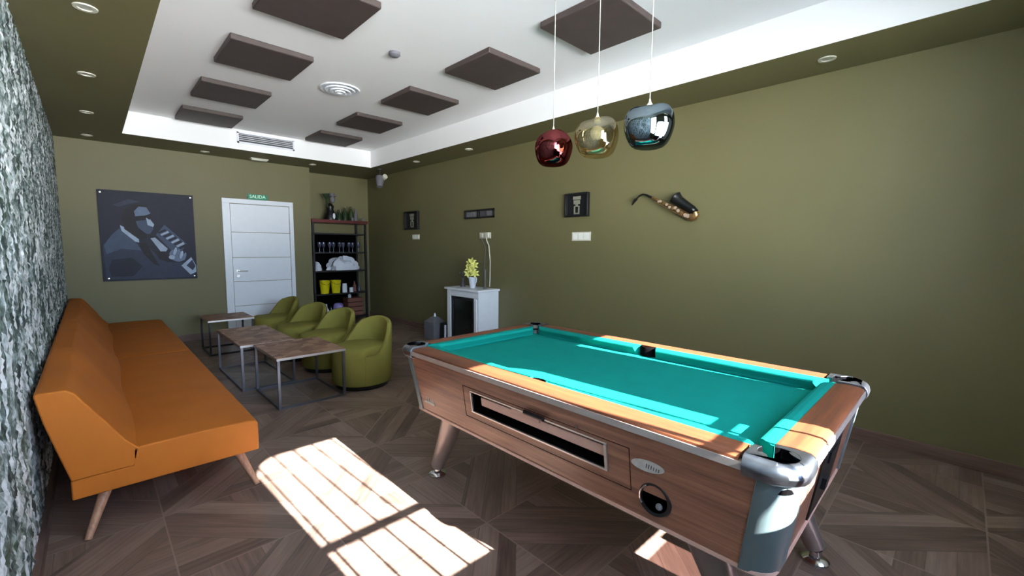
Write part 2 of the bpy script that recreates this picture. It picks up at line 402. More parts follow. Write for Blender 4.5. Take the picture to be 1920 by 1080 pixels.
# ------------------------------------------------------------------ ceiling things
def txt(body, size, mt, extrude=.001):
    cu = bpy.data.curves.new('t', 'FONT'); cu.body = body; cu.size = size; cu.extrude = extrude; cu.align_x = 'CENTER'; cu.align_y = 'CENTER'
    ob = bpy.data.objects.new('t', cu); COL.objects.link(ob)
    dg = bpy.context.evaluated_depsgraph_get(); me = bpy.data.meshes.new_from_object(ob.evaluated_get(dg))
    b = MB(); b.add([mt @ v.co for v in me.vertices], [tuple(p.vertices) for p in me.polygons])
    bpy.data.objects.remove(ob); return b
PZ = 2.925
pans = [(1.14, 6.53, 'left row', 'farthest'), (1.14, 5.37, 'left row', 'second farthest'), (1.14, 4.19, 'left row', 'third from the far end'), (1.15, 3.03, 'left row', 'nearest one'),
        (2.65, 6.50, 'right row', 'farthest'), (2.65, 5.37, 'right row', 'second farthest'), (2.65, 4.19, 'right row', 'middle one, third from the far end'), (2.65, 3.01, 'right row', 'fourth from the far end'), (2.66, 1.88, 'right row', 'nearest, behind the pendant cords')]
for x, y, row, w in pans:
    build('acoustic_panel', MB().box(x-.30, x+.30, y-.30, y+.30, PZ, ZR), M['panel'], bevel=.008,
          label='dark brown square ceiling panel in the %s, %s' % (row, w), cat='ceiling panel', group='dark square acoustic panels on the ceiling')
dl = [(.06, 3.47, 'on left soffit, the nearest and largest in view'), (.06, 4.79, 'on left soffit, second from the camera'), (.055, 6.14, 'on left soffit, third from the camera'), (.053, 7.42, 'on left soffit at the back wall corner'),
      (1.24, 7.50, 'on back soffit above the framed portrait side'), (2.66, 7.40, 'on back soffit right of the door'), (3.71, .75, 'on right soffit, the nearest, above the bare wall'), (3.73, 4.71, 'on right soffit above the fireplace'), (3.70, 5.97, 'on right soffit, the farthest')]
first = None
for x, y, w in dl:
    lab = 'small round white recessed downlight ' + w
    if first is None:
        first = empty('downlight', (x, y, ZC), lab, 'ceiling light', 'recessed downlights round the olive soffit')
        build('ring', MB().lathe([(.032, 0), (.034, -.006), (.052, -.006), (.054, 0)], 28, (x, y, ZC)), M['cream'], first, smooth=True)
        build('lens', MB().lathe([(.001, -.001), (.033, -.001)], 24, (x, y, ZC)), M['disp'], first)
    else: dup(first, (x, y, ZC), label=lab)
e = empty('air_diffuser', (1.90, 4.47, ZR), 'round white air diffuser between the two rows of dark ceiling panels', 'vent')
for i, (r0, z) in enumerate(((.19, 0), (.145, -.012), (.10, -.022), (.055, -.03))):
    build('ring', MB().lathe([(r0, z+.0), (r0-.004, z-.012), (r0-.026, z-.010), (r0-.036, z+.004)], 40, (1.90, 4.47, ZR-.004)), M['whiteg'], e, smooth=True)
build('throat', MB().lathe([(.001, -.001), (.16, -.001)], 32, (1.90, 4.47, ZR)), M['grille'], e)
build('smoke_detector', MB().lathe([(.045, 0), (.045, -.02), (.028, -.035), (.001, -.036)], 24, (1.88, 3.34, ZR)), M['greybag'], label='small grey smoke detector on the white ceiling tray', cat='detector', smooth=True)
e = empty('air_vent', (1.895, RY1, 2.865), 'long slotted grey vent grille on the far face of the ceiling tray', 'vent')
build('backing', MB().box(1.55, 2.24, RY1-.008, RY1-.002, 2.81, 2.92), M['grille'], e)
b = MB().box(1.53, 2.26, RY1-.016, RY1-.004, 2.92, 2.935).box(1.53, 2.26, RY1-.016, RY1-.004, 2.79, 2.81).box(1.53, 1.55, RY1-.016, RY1-.004, 2.79, 2.935).box(2.24, 2.26, RY1-.016, RY1-.004, 2.79, 2.935)
build('frame', b, M['whiteg'], e)
b = MB()
for k in range(4): b.box(1.55, 2.24, RY1-.02, RY1-.006, 2.833+.024*k, 2.839+.024*k)
build('slat', b, M['whiteg'], e)
e = empty('emergency_light', (1.92, 7.52, ZC), 'small white rectangular emergency light on the back soffit above the door', 'emergency light')
build('housing', MB().box(1.80, 2.04, 7.47, 7.57, ZC-.018, ZC), M['cream'], e, bevel=.004)
build('lens', MB().box(1.815, 2.025, 7.48, 7.56, ZC-.03, ZC-.018), M['disp'], e, bevel=.006)
e = empty('exit_sign', (1.93, YB, 2.105), 'slim green SALIDA exit sign above the white door', 'sign')
build('panel', MB().box(1.79, 2.07, YB-.028, YB-.022, 2.104, 2.185), M['signgreen'], e)
build('bracket', MB().box(1.83, 2.03, YB-.022, YB, 2.15, 2.18), M['whiteg'], e)
build('lettering', txt('SALIDA', .068, Matrix.Translation((1.93, YB-.030, 2.148)) @ Matrix.Rotation(PI/2, 4, 'X')), M['salida'], e)

# pendants
def pendant(y, z, s, mat, lab):
    e = empty('pendant_lamp', (1.875, y, z), lab, 'pendant lamp', 'blown glass pendants over the pool table')
    ph = y*3
    def fn(r, zz, a):
        k = math.sin(PI*min(1, max(0, (zz+.10)/.2)))
        lump = 1+.045*k*math.sin(2*a+ph)+.035*k*math.sin(3*a+ph*2)
        return r*lump, zz+(.010*math.sin(2*a+ph+1) if zz > .03 else 0)*min(1, r/.08)
    prof = [(.001, -.100), (.062, -.101), (.090, -.082), (.106, -.045), (.116, .0), (.112, .04), (.094, .072), (.066, .086), (.036, .088), (.018, .084)]
    # smooth the profile
    pts = []
    for i in range(len(prof)-1):
        for t in (0, .33, .66): pts.append(tuple(prof[i][k]*(1-t)+prof[i+1][k]*t for k in (0, 1)))
    pts.append(prof[-1]); q = pts[:]
    for _ in range(2): q = [q[0]]+[tuple((q[i-1][k]+2*q[i][k]+q[i+1][k])/4 for k in (0, 1)) for i in range(1, len(q)-1)]+[q[-1]]
    b = MB(); b.lathe([(r*s, zz*s*1.06) for r, zz in q], 48, (1.875, y, z), lambda r, zz, a: (lambda o: (o[0]*s, o[1]*s))(fn(r/s, zz/s, a)), caps=False)
    build('glass_shade', b, mat, e, smooth=True)
    build('socket_cap', MB().lathe([(.001, .078*s), (.018, .078*s), (.017, .098*s), (.007, .112*s), (.003, .130*s)], 20, (1.875, y, z)), M['cream'], e, smooth=True)
    build('bulb', MB().ball((1.875, y, z+.02), .035, 16, 10), M['disp'], e, smooth=True)
    build('cord', MB().tube([(1.875, y, z+.12*s), (1.875, y, ZR)], .0024, 8), M['cord'], e)
    return e
pendant(1.62, 1.945, .90, M['redglass'], 'wine red mirrored glass pendant, lowest and farthest of the three')
pendant(1.33, 1.955, .92, M['amberglass'], 'clear champagne glass pendant hanging between red and smoked ones')
pendant(1.045, 1.955, .93, M['smokeglass'], 'smoked blue-grey mirrored glass pendant, nearest of the three')
build('ceiling_canopy', MB().box(1.84, 1.91, .85, 1.8, ZR-.03, ZR), M['whiteg'], bevel=.004, label='white ceiling canopy bar that the three pendant cords hang from', cat='lamp canopy')

# ------------------------------------------------------------------ pool table
CX, CY = 1.865, 1.262
HX, HY = .585, 1.012            # outer half size at the rail
ZT, ZB = .82, .763
pt = empty('pool_table', (CX, CY, 0), 'walnut coin-operated pool table with teal cloth and chrome corners', 'pool table')
def rloop(hx, hy, r, z, n=6):
    pts = []
    for cx, cy, a0 in ((hx-r, hy-r, 0), (-hx+r, hy-r, PI/2), (-hx+r, -hy+r, PI), (hx-r, -hy+r, 1.5*PI)):
        for k in range(n+1):
            a = a0+PI/2*k/n; pts.append((CX+cx+r*math.cos(a), CY+cy+r*math.sin(a), z))
    return pts
TB, BB = (.570, .995), (.522, .945)   # body half sizes top, bottom
Z1, Z0 = .772, .452
def bodyat(z):
    t = (Z1-z)/(Z1-Z0); return TB[0]+(BB[0]-TB[0])*t, TB[1]+(BB[1]-TB[1])*t
WY0, WY1, WZ0, WZ1 = .862, 1.632, .590, .688   # ball window (world y, z)
b = MB()
hxt, hyt = bodyat(Z1); hxb, hyb = bodyat(Z0)
def S(y, z, off=0): return (CX-bodyat(z)[0]-off, y, z)
# near long side built round the window
ya, yb_ = CY-hyt+.07, CY+hyt-.07; yc, yd = CY-hyb+.07, CY+hyb-.07
q = [S(yc, Z0), S(yd, Z0), S(yb_, Z1), S(ya, Z1)]
w = [S(WY0, WZ0), S(WY1, WZ0), S(WY1, WZ1), S(WY0, WZ1)]
b.add(q+w, [(0, 1, 5, 4), (1, 2, 6, 5), (2, 3, 7, 6), (3, 0, 4, 7)])
# other sides and floor (open loop from after near side round)
lt, lb = rloop(hxt, hyt, .07, Z1), rloop(hxb, hyb, .07, Z0)
n = len(lt); i0 = 2*7; i1 = 13  # arc 1 ends at idx 13 (x=-hx side, y high), arc 2 starts at 14
order = [(14+k) % n for k in range(n)]
b.loft([[lb[i] for i in order], [lt[i] for i in order]], caps=False, closed=False)
b.add(lb, [tuple(range(n))])
body = build('cabinet', b, M['cab'], pt)
# recess
D = .05
b = MB(); wi = [(p[0]+D, p[1], p[2]) for p in w]
b.add(w+wi, [(0, 1, 5, 4), (1, 2, 6, 5), (2, 3, 7, 6), (3, 0, 4, 7), (4, 5, 6, 7)])
build('ball_window', b, M['void'], pt, recalc=False)
b = MB()
def sidebox(y0, y1, z0, z1, o0, o1, bb):
    vs = [S(y0, z0, o0), S(y1, z0, o0), S(y1, z1, o0), S(y0, z1, o0)]; ws = [S(y0, z0, o1), S(y1, z0, o1), S(y1, z1, o1), S(y0, z1, o1)]
    bb.add(vs+ws, [(0, 1, 2, 3), (4, 7, 6, 5), (0, 4, 5, 1), (1, 5, 6, 2), (2, 6, 7, 3), (3, 7, 4, 0)])
fw_ = .012
sidebox(WY0-fw_, WY1+fw_, WZ1, WZ1+.007, -.004, .005, b); sidebox(WY0-fw_, WY1+fw_, WZ0-.008, WZ0, -.004, .008, b)
sidebox(WY0-fw_, WY0, WZ0, WZ1, -.004, .008, b); sidebox(WY1, WY1+.007, WZ0, WZ1, -.004, .008, b)
build('window_frame', b, M['alu'], pt, bevel=.001)
b = MB(); sidebox(WY0+.004, WY1-.05, .628, .672, -.040, -.012, b); sidebox(1.19, 1.36, .660, .684, -.03, -.004, b)
build('ball_tray', b, M['tray'], pt, bevel=.003)
b = MB()
for a_, b_, c_, d_ in ((.76, 1.70, .706, .708), (.76, 1.70, .545, .547), (.758, .760, .545, .708), (1.70, 1.702, .545, .708)): sidebox(a_, b_, c_, d_, -.002, .0012, b)
build('access_panel_seam', b, M['void'], pt)
b = MB().tube([S(1.26, .697, .010), S(1.15, .697, .012)], .010, 8); build('window_latch', b, M['blackm'], pt)
b = MB().lathe([(.007, 0), (.007, .004)], 12, mt=Matrix.Translation(S(.985, .715, 0)) @ Matrix.Rotation(-PI/2, 4, 'Y')); build('lock', b, M['chrome'], pt)
# cue ball return
mt_s = Matrix.Translation(S(.668, .552, 0)) @ Matrix.Rotation(-PI/2, 4, 'Y')
e_ = build('ball_return_ring', MB().lathe([(.046, -.001), (.047, .007), (.056, .009), (.060, 0)], 32, mt=mt_s), M['blackm'], pt, smooth=True)
build('ball_return_hole', MB().lathe([(.001, .002), (.047, .002)], 32, mt=mt_s), M['void'], pt)
b = MB()
a0s = [PI*.30+PI*.5*k/10 for k in range(11)]
b.tube([mt_s @ Vector((.0505*math.cos(a-PI/8), .0505*math.sin(a-PI/8), .009)) for a in a0s], .004, 8)
build('ring_highlight', b, M['chrome'], pt)
build('cue_ball', MB().ball(mt_s @ Vector((-.018, -.018, .004)), .012, 14, 8), M['greybag'], pt, smooth=True)
# oval name plate
mt_l = Matrix.Translation(S(.690, .668, 0)) @ Matrix.Rotation(-PI/2, 4, 'Y') @ Matrix.Rotation(-PI/2, 4, 'Z')
pl = build('name_plate', MB().prism([(.060*math.cos(a)*(1 if True else 1), .020*math.sin(a)+.004*math.cos(a)) for a in [2*PI*k/36 for k in range(36)]], -.001, .004, mt_l), M['plate'], pt)
b = MB()
for k in range(6): b.tube([mt_l @ Vector((-.004+.009*k, -.007, .0045)), mt_l @ Vector((-.002+.009*k, .008-.001*k, .0045))], .0014, 6)
build('lettering', b, M['grille'], pl)
# small badge at the far end
b = MB(); m2 = Matrix.Translation(S(2.035, .53, 0)) @ Matrix.Rotation(-PI/2, 4, 'Y') @ Matrix.Rotation(-PI/2, 4, 'Z')
b.prism([(-.05, -.018), (.05, -.018), (.045, -.006), (-.05, -.006)], 0, .003, m2)
for k in range(4): b.prism([(-.035+.02*k, -.004), (-.025+.02*k, -.004), (-.028+.02*k, .022-.003*k), (-.034+.02*k, .022-.003*k)], 0, .003, m2)
build('badge', b, M['plate'], pt)
# metal edge strips
def ringstrip(f0, f1, z0, z1, r, name, mat, **kw):
    A, B_, C_, D_ = rloop(*f0, r, z0), rloop(*f1, r, z0), rloop(*f1, r, z1), rloop(*f0, r, z1)
    b = MB(); b.loft([A, B_, C_, D_, A], caps=False); return build(name, b, mat, pt, smooth=True, **kw)
ringstrip((TB[0]-.002, TB[1]-.002), (HX+.006, HY+.006), .782, .806, .075, 'edge_strip', M['strip'])
ringstrip((BB[0]-.01, BB[1]-.01), (BB[0]+.006, BB[1]+.006), Z0-.004, Z0+.008, .07, 'base_strip', M['tray'])
# rails (wood) : long and short
def profile_rail(pts_yz, a0, a1, m0=0, m1=0, axis='y', side=-1):
    # pts: (inward offset u, z) ; extrude along axis
    L = []
    for a, m in ((a0, m0), (a1, m1)):
        l = []
        for u, z in pts_yz:
            if axis == 'y': l.append((CX+side*(HX-u), a+m*u, z))
            else: l.append((a+m*u, CY+side*(HY-u), z))
        L.append(l)
    return L
RW = .098
rp = [(.004, .782), (-.004, .800), (.0, .814), (.012, .8215), (.05, .824), (RW, .821), (RW, .782)]
gap = .045
for side in (-1, 1):
    for a0, a1 in ((CY-HY+.15, CY-.05), (CY+.05, CY+HY-.15)):
        pass
    b = MB().loft(profile_rail(rp, CY-HY+.15, CY+HY-.15, axis='y', side=side)); build('rail', b, M['railw'], pt, smooth=True)
    b = MB().loft(profile_rail(rp, CX-HX+.15, CX+HX-.15, axis='x', side=side)); build('rail', b, M['railx'], pt, smooth=True)
cp = [(RW, .820), (RW+.020, .8215), (RW+.038, .820), (RW+.047, .8165), (RW+.052, .811), (RW+.053, .805), (RW+.049, .798), (RW+.040, .785), (RW+.034, .775), (RW+.032, .764), (RW, .764)]
def cushion(a0, a1, c0, c1, axis, side):
    # c0/c1 mitre: extra cut at nose
    loops = []
    for a, c in ((a0, c0), (a1, c1)):
        loops.append(profile_rail([(u, z) for u, z in cp], a-c*RW*0, a, axis=axis, side=side)[1])
    for k, (a, c) in enumerate(((a0, c0), (a1, c1))):
        for i, (u, z) in enumerate(cp):
            sh = c*(u-RW); p = list(loops[k][i]); p[1 if axis == 'y' else 0] = a+sh; loops[k][i] = tuple(p)
    b = MB().loft(loops); build('cushion', b, M['felt'], pt)
for side in (-1, 1):
    cushion(CY-HY+.130, CY-.048, 1., -.45, 'y', side); cushion(CY+.048, CY+HY-.130, .45, -1., 'y', side)
    cushion(CX-HX+.130, CX+HX-.130, 1., -1., 'x', side)
# cloth bed with pocket notches
ix, iy = HX-RW+.004, HY-RW+.004
poly = []
def arc(cx, cy, r, a0, a1, n=8): return [(cx+r*math.cos(a0+(a1-a0)*k/n), cy+r*math.sin(a0+(a1-a0)*k/n)) for k in range(n+1)]
pr = .052
for sx, sy in ((-1, -1), (1, -1), (1, 1), (-1, 1)):
    cx, cy = sx*(ix+.024), sy*(iy+.024)
    am = {(-1, -1): PI/4, (1, -1): .75*PI, (1, 1): 1.25*PI, (-1, 1): 1.75*PI}[(sx, sy)]; a = (am+.304, am-.304)
    poly += arc(cx, cy, pr, *a)
    if (sx, sy) == (1, -1): poly += arc(ix+.01, 0, .05, 1.5*PI-.2, PI/2+.2)
    if (sx, sy) == (-1, 1): poly += arc(-ix-.01, 0, .05, PI/2-.2, -PI/2+.2)
b = MB().loft([[(CX+p[0], CY+p[1], z) for p in poly] for z in (.725, ZB)])
build('cloth_bed', b, M['felt'], pt)
# pockets
for sx, sy in ((-1, -1), (1, -1), (1, 1), (-1, 1)):
    c = (CX+sx*(ix+.008), CY+sy*(iy+.008), 0)
    b = MB().lathe([(.001, .716), (.033, .717), (.036, .733), (.037, .733), (.037, .714), (.001, .714)], 24, c)
    build('pocket', b, M['void'], pt, smooth=True)
for sx in (-1, 1):
    c = (CX+sx*(ix+.012), CY, 0)
    b = MB().lathe([(.001, .700), (.042, .702), (.046, .810), (.049, .818), (.054, .810), (.054, .69), (.001, .69)], 24, c)
    build('pocket', b, M['void'], pt, smooth=True)
# corner castings
def casting(sx, sy):
    L = .150; ro = .085; rw = RW+.012; pc = RW-.018; prr = .052
    pts = [(0, L), (0, ro)] + [(ro-ro*math.sin(PI/2-PI/2*k/8)*1.0, ro-ro*math.cos(PI/2-PI/2*k/8)) for k in range(1, 8)] + [(ro, 0), (L, 0), (L, RW+.004)]
    a1 = math.asin((RW+.004-pc)/prr)
    arcp = [(pc+prr*math.cos(t), pc+prr*math.sin(t)) for t in [a1-(1.5*PI+2*a1)*k/18 for k in range(19)]]
    # arc goes from the +u side round the outer corner to the +v side
    pts += [p for p in arcp] + [(RW+.004, L)]
    def tr(p, o=0, z=0): return (CX+sx*(HX+.010-p[0]), CY+sy*(HY+.010-p[1]), z)
    def shrink(p, d):
        u, v = p
        return (max(u, 0)+(d if u < ro*.9 or True and u < .02 else 0)*(1), v+(d if v < ro*.9 or True and v < .02 else 0))
    prof = [(.010, .766), (.001, .776), (-.003, .795), (.001, .812), (.010, .824), (.022, .829)]
    loops = []
    for dd, z in prof:
        l = []
        for u, v in pts:
            du = dd if u < RW*.55 else 0; dv = dd if v < RW*.55 else 0
            if u <= RW*.9 and v <= RW*.9 and (u-pc)**2+(v-pc)**2 < (prr+.004)**2: du = dv = 0
            l.append(tr((u+du, v+dv), z=z))
        loops.append(l)
    b = MB().loft(loops); build('corner_casting', b, M['castmetal'], pt, bevel=.002, smooth=True)
    b = MB().loft([[tr((pc+(p[0]-pc)*k_, pc+(p[1]-pc)*k_), z=z) for p in arcp] for k_, z in ((.90, .735), (.97, .80), (.985, .826), (1.04, .829))], caps=False, closed=False)
    build('pocket_liner', b, M['void'], pt, solid=.001)
for sx, sy in ((-1, -1), (1, -1), (1, 1), (-1, 1)):
    casting(sx, sy)
    # post wrapping the body corner
    loopsO = []
    def cor(z, off):
        hx, hy = bodyat(z); r = .075; out = []
        out.append((CX+sx*(hx+off), CY+sy*(hy-r-.012), z))
        for k in range(9):
            a = PI/2*k/8; out.append((CX+sx*(hx-r+(r+off)*math.cos(a)), CY+sy*(hy-r+(r+off)*math.sin(a)), z))
        out.append((CX+sx*(hx-r-.055), CY+sy*(hy+off), z)); return out
    b = MB(); o0, i0_ = cor(Z0-.003, .007), cor(Z0-.003, -.012); o1, i1_ = cor(Z1, .007), cor(Z1, -.012)
    b.loft([o0+i0_[::-1], o1+i1_[::-1]]); build('corner_post', b, M['post'], pt, smooth=True, bevel=.002)
# end recess with coin panel
for sy in (-1, 1):
    def E(x, z, off): return (x, CY+sy*(bodyat(z)[1]+off), z)
    b = MB()
    def eb(x0, x1, z0, z1, o0, o1): 
        A = [E(x0, z0, o0), E(x1, z0, o0), E(x1, z1, o0), E(x0, z1, o0)]; B2 = [E(x0, z0, o1), E(x1, z0, o1), E(x1, z1, o1), E(x0, z1, o1)]
        b.add(A+B2, [(0, 1, 2, 3), (4, 7, 6, 5), (0, 4, 5, 1), (1, 5, 6, 2), (2, 6, 7, 3), (3, 7, 4, 0)])
    eb(1.72, 2.03, .47, .765, -.01, .006)
    cpn = build('coin_panel', b, M['black'], pt)
    b = MB(); eb(1.80, 1.84, .56, .60, .006, .02); build('coin_return', b, M['blackm'], cpn)
    b = MB(); eb(1.80, 1.90, .66, .70, .006, .012); build('coin_slot', b, M['blackm'], cpn)
# legs
for sx, sy in ((-1, 1), (-1, -1), (1, -1), (1, 1)):
    top = Vector((CX+sx*.415, CY+sy*.70, Z0)); bot = Vector((CX+sx*.405, CY+sy*.895, .05))
    top2 = top+(bot-top)*.0
    leg = build('leg', MB().tube([top+Vector((0, 0, .01)), top*.5+bot*.5, bot+Vector((0, 0, .012))], [.068, .053, .040], 20), plain('satin_grey_leg', (150, 140, 138), .35, .6), pt, smooth=True)
    b = MB().lathe([(.001, .0), (.052, .0), (.054, .012), (.040, .024), (.024, .030), (.020, .050), (.024, .056), (.001, .056)], 24, (bot.x, bot.y, 0))
    build('levelling_foot', b, M['chrome'], leg, smooth=True)

# ------------------------------------------------------------------ sofa
SY0, SY1 = 2.80, 7.52
so = empty('sofa', (.25, (SY0+SY1)/2, 0), 'long mustard orange upholstered sofa with splayed wooden legs along the patterned wall', 'sofa')
ym = 5.12
for a0, a1 in ((SY0, ym), (ym, SY1)):
    b = MB(); ns = 24; loops = []
    for k in range(ns+1):
        y = a0+(a1-a0)*k/ns; wv = 0 if k in (0, ns) else .003*math.sin(k*2.1); dz = -.006 if k in (0, ns) else 0
        loops.append([(-.13, y, .205), (.645, y, .205), (.647, y, .30), (.646, y, .37), (.635, y, .386+wv+dz), (.60, y, .393+wv+dz), (.35, y, .399+wv+dz), (.13, y, .396+dz), (.095, y, .385), (.090, y, .299), (-.13, y, .299)])
    b.loft(loops); build('seat', b, M['tan'], so, bevel=.006, seg=2, smooth=True)
b = MB(); ns = 60; loops = []
rr = random.Random(5)
for k in range(ns+1):
    y = SY0+(SY1-SY0)*k/ns
    e0 = .008*math.sin(y*5.3)+.006*math.sin(y*11.7+1); s_ = .012*math.sin(y*4.1+.5)
    if k in (0, ns): e0 = s_ = 0
    loops.append([(-.128, y, .300), (.096, y, .300), (.110, y, .345), (.118+s_, y, .385), (.07+s_*.6, y, .44), (.0+e0, y, .56), (-.065+e0, y, .665), (-.092+e0*.5, y, .712), (-.12, y, .733), (-.212, y, .736), (-.222, y, .728), (-.20, y, .60), (-.165, y, .45)])
b.loft(loops); build('backrest', b, M['tan'], so, bevel=.006, seg=2, smooth=True)
for y0_, dy in ((SY0+.13, -.14), (ym, 0), (SY1-.13, .10)):
    for x0_, dx in ((.0, -.09), (.55, .075)):
        b = MB().tube([(x0_, y0_, .21), (x0_+dx, y0_+dy, 0)], [.027, .014], 14); build('leg', b, M['legwood'], so, smooth=True)

# ------------------------------------------------------------------ tub chairs
def tub():
    e = empty('tub_chair', (0, 0, 0), 'x', 'armchair', 'olive green tub chairs beside the low tables')
    R0, R1, TH = .275, .298, .052
    N = 72
    def hh(a):   # a=0 is the back
        t = abs((a+PI) % (2*PI)-PI)/PI
        if t < .22: return .665-.10*(t/.22)**2*.35
        k = min(1, (t-.22)/.36); k = k*k*(3-2*k)
        return .630*(1-k)+.345*k
    b = MB(); loops = []
    for i in range(N):
        a = 2*PI*i/N; h = hh(a); c, s = math.cos(a), math.sin(a)
        pr_ = [(R0, .045), (R0+.012, .06), (R1-.006, .22), (R1, h-.03), (R1-.008, h-.008), (R1-TH/2, h), (R1-TH+.006, h-.010), (R1-TH, h-.035), (R1-TH-.004, .30), (R1-TH-.02, .06)]
        loops.append([(r*c, r*s, z) for r, z in pr_])
    loops.append(loops[0]); b.loft(loops, caps=False)
    build('shell', b, M['olive'], e, smooth=True)
    def sf(r, z, a): 
        return (r, z)
    # seat: fills inside and bulges over the front
    loops = []
    for r, z in ((.001, .30), (1., .30), (1., .345), (1.0, .385), (.965, .408), (.90, .418), (.5, .424), (.001, .425)):
        l = []
        for i in range(48):
            a = 2*PI*i/48; t = abs((a+PI) % (2*PI)-PI)/PI
            rad = .238+(.058 if t > .62 else 0)*min(1, max(0, (t-.62)/.10)); l.append((r*rad*math.cos(a), r*rad*math.sin(a), z))
        loops.append(l)
    b = MB().loft(loops); build('seat', b, M['olive'], e, smooth=True)
    build('plinth', MB().lathe([(.255, 0), (.262, .05)], 40), M['black'], e, smooth=True)
    for a in (PI*.70, -PI*.70):
        b = MB(); b.tube([((R0+.015)*math.cos(a), (R0+.015)*math.sin(a), .06), ((R1+.0)*math.cos(a), (R1)*math.sin(a), .23), ((R1+.001)*math.cos(a), (R1+.001)*math.sin(a), .345)], .003, 6)
        build('piping', b, M['olive'], e, smooth=True)
    return e
tc = tub()
chairs = [(1.925, 4.18, .30, 'olive green tub chair nearest the camera, beside the front coffee table'),
          (1.915, 5.02, .30, 'olive green tub chair second from the front, partly behind the nearest one'),
          (1.86, 5.72, .36, 'olive green tub chair third from the front, beside the middle coffee table'),
          (1.83, 6.68, .15, 'olive green tub chair at the far end, in front of the white door')]
for i, (x, y, rz, lab) in enumerate(chairs):
    if i == 0: tc.location = (x, y, 0); tc.rotation_euler = (0, 0, rz); tc['label'] = lab
    else: dup(tc, (x, y, 0), rz, lab)

# ------------------------------------------------------------------ coffee tables
def tile_mat():
    t = NT('mottled_brown_tabletop'); v, x, y, z = t.pos()
    vo = t.node('ShaderNodeTexVoronoi'); vo.distance = 'CHEBYCHEV'; t.link(v, vo.inputs['Vector']); vo.inputs['Scale'].default_value = 11.
    sp = t.node('ShaderNodeSeparateColor'); t.link(vo.outputs['Color'], sp.inputs[0])
    f = t.math('ADD', t.math('MULTIPLY', sp.outputs[0], .5), t.math('MULTIPLY', t.noise(v, 14, 3), .5))
    t.bsdf(t.ramp(f, [(.25, hexc(112, 80, 64)), (.5, hexc(142, 108, 88)), (.75, hexc(168, 134, 112))]), .5, spec=.2); return t.m
M['tabletop'] = tile_mat()
def ctable(x0, x1, y0, y1, lab, zt=.45, metal=None):
    e = empty('coffee_table', ((x0+x1)/2, (y0+y1)/2, 0), lab, 'table', 'low tables with mottled tops and metal frames')
    build('tabletop', MB().box(x0, x1, y0, y1, zt-.004, zt), M['tabletop'], e)
    build('edge_band', MB().box(x0-.002, x1+.002, y0-.002, y1+.002, zt-.024, zt-.004), M['alu'], e, bevel=.001)
    s = .020; m_ = metal or M['steel']
    for x in (x0+.004, x1-s-.004):
        for y in (y0+.004, y1-s-.004): build('leg', MB().box(x, x+s, y, y+s, 0, zt-.024), m_, e)
    b = MB()
    b.box(x0+.024, x1-.024, y0+.004, y0+.004+s, 0, s).box(x0+.024, x1-.024, y1-.004-s, y1-.004, 0, s)
    b.box(x0+.004, x0+.004+s, y0+.024, y1-.024, 0, s).box(x1-.004-s, x1-.004, y0+.024, y1-.024, 0, s)
    build('floor_frame', b, m_, e)
ctable(1.07, 1.655, 3.94, 4.66, 'low metal-framed coffee table nearest the camera, by the front tub chair')
ctable(.965, 1.45, 4.69, 5.76, 'middle coffee table with mottled brown top, end to end with the front one')
ctable(1.005, 1.515, 6.50, 7.08, 'coffee table farthest back, in front of the white door', metal=M['blackm'])

# ------------------------------------------------------------------ portrait
px0, px1, pz0, pz1 = .10, 1.10, .912, 2.098
pf = empty('wall_picture', (.6, YB, .912), 'dark blue monochrome print of a musician in glasses, pinned to the back wall', 'picture')
g1 = [plain('print_ink_%d' % i, c, .5, var=.12, nscale=14, spec=.2) for i, c in enumerate([(25, 28, 46), (42, 50, 72), (62, 76, 100), (98, 114, 140), (156, 172, 196), (14, 15, 26)])]
build('panel', MB().box(px0, px1, YB-.028, YB-.018, pz0, pz1), g1[0], pf)
b = MB()
def P(pts, k, lay):
    b.k = k; y = YB-.0282-.0004*lay
    pp = [(px0+u*(px1-px0), y, pz1-v*(pz1-pz0)) for u, v in pts]; b.add(pp, [tuple(range(len(pp)))])
def ell(cu, cv, ru, rv, rot=0, n=20): return [(cu+ru*math.cos(a)*math.cos(rot)-rv*math.sin(a)*math.sin(rot), cv+ru*math.cos(a)*math.sin(rot)+rv*math.sin(a)*math.cos(rot)) for a in [2*PI*k/n for k in range(n)]]
P([(.14, .16), (.30, .09), (.42, .11), (.34, .13), (.20, .18)], 1, 0)               # light streak over the hat
P([(.03, .98), (.02, .62), (.10, .50), (.20, .40), (.33, .52), (.46, .60), (.56, .72), (.70, .80), (.86, .80), (.97, .90), (.97, .98)], 1, 1)   # jacket
P([(.03, .60), (.12, .48), (.19, .42), (.34, .56), (.40, .66), (.20, .64), (.05, .70)], 2, 2)
P([(.06, .86), (.10, .76), (.30, .74), (.40, .84), (.30, .95), (.08, .95)], 0, 3)
P([(.20, .38), (.24, .40), (.38, .53), (.38, .57), (.34, .56), (.21, .44)], 4, 4)    # collar edge
P([(.24, .42), (.22, .30), (.26, .20), (.36, .14), (.48, .15), (.53, .26), (.50, .42), (.46, .52), (.40, .55)], 5, 5)   # dark head
P([(.35, .22), (.40, .165), (.48, .17), (.52, .24), (.44, .27), (.36, .28)], 3, 6)  # brow
P([(.36, .33), (.47, .31), (.53, .36), (.54, .41), (.50, .47), (.46, .47), (.38, .40)], 2, 6)  # cheek
P([(.47, .29), (.50, .29), (.55, .36), (.54, .39), (.48, .37)], 4, 7)               # nose
P([(.36, .275), (.53, .255), (.53, .285), (.50, .31), (.47, .285), (.44, .32), (.38, .32)], 5, 8)   # glasses
P([(.50, .49), (.56, .50), (.57, .53), (.50, .54)], 5, 8)
P([(.36, .56), (.46, .58), (.52, .72), (.58, .84), (.52, .82), (.42, .70)], 5, 3)   # tie
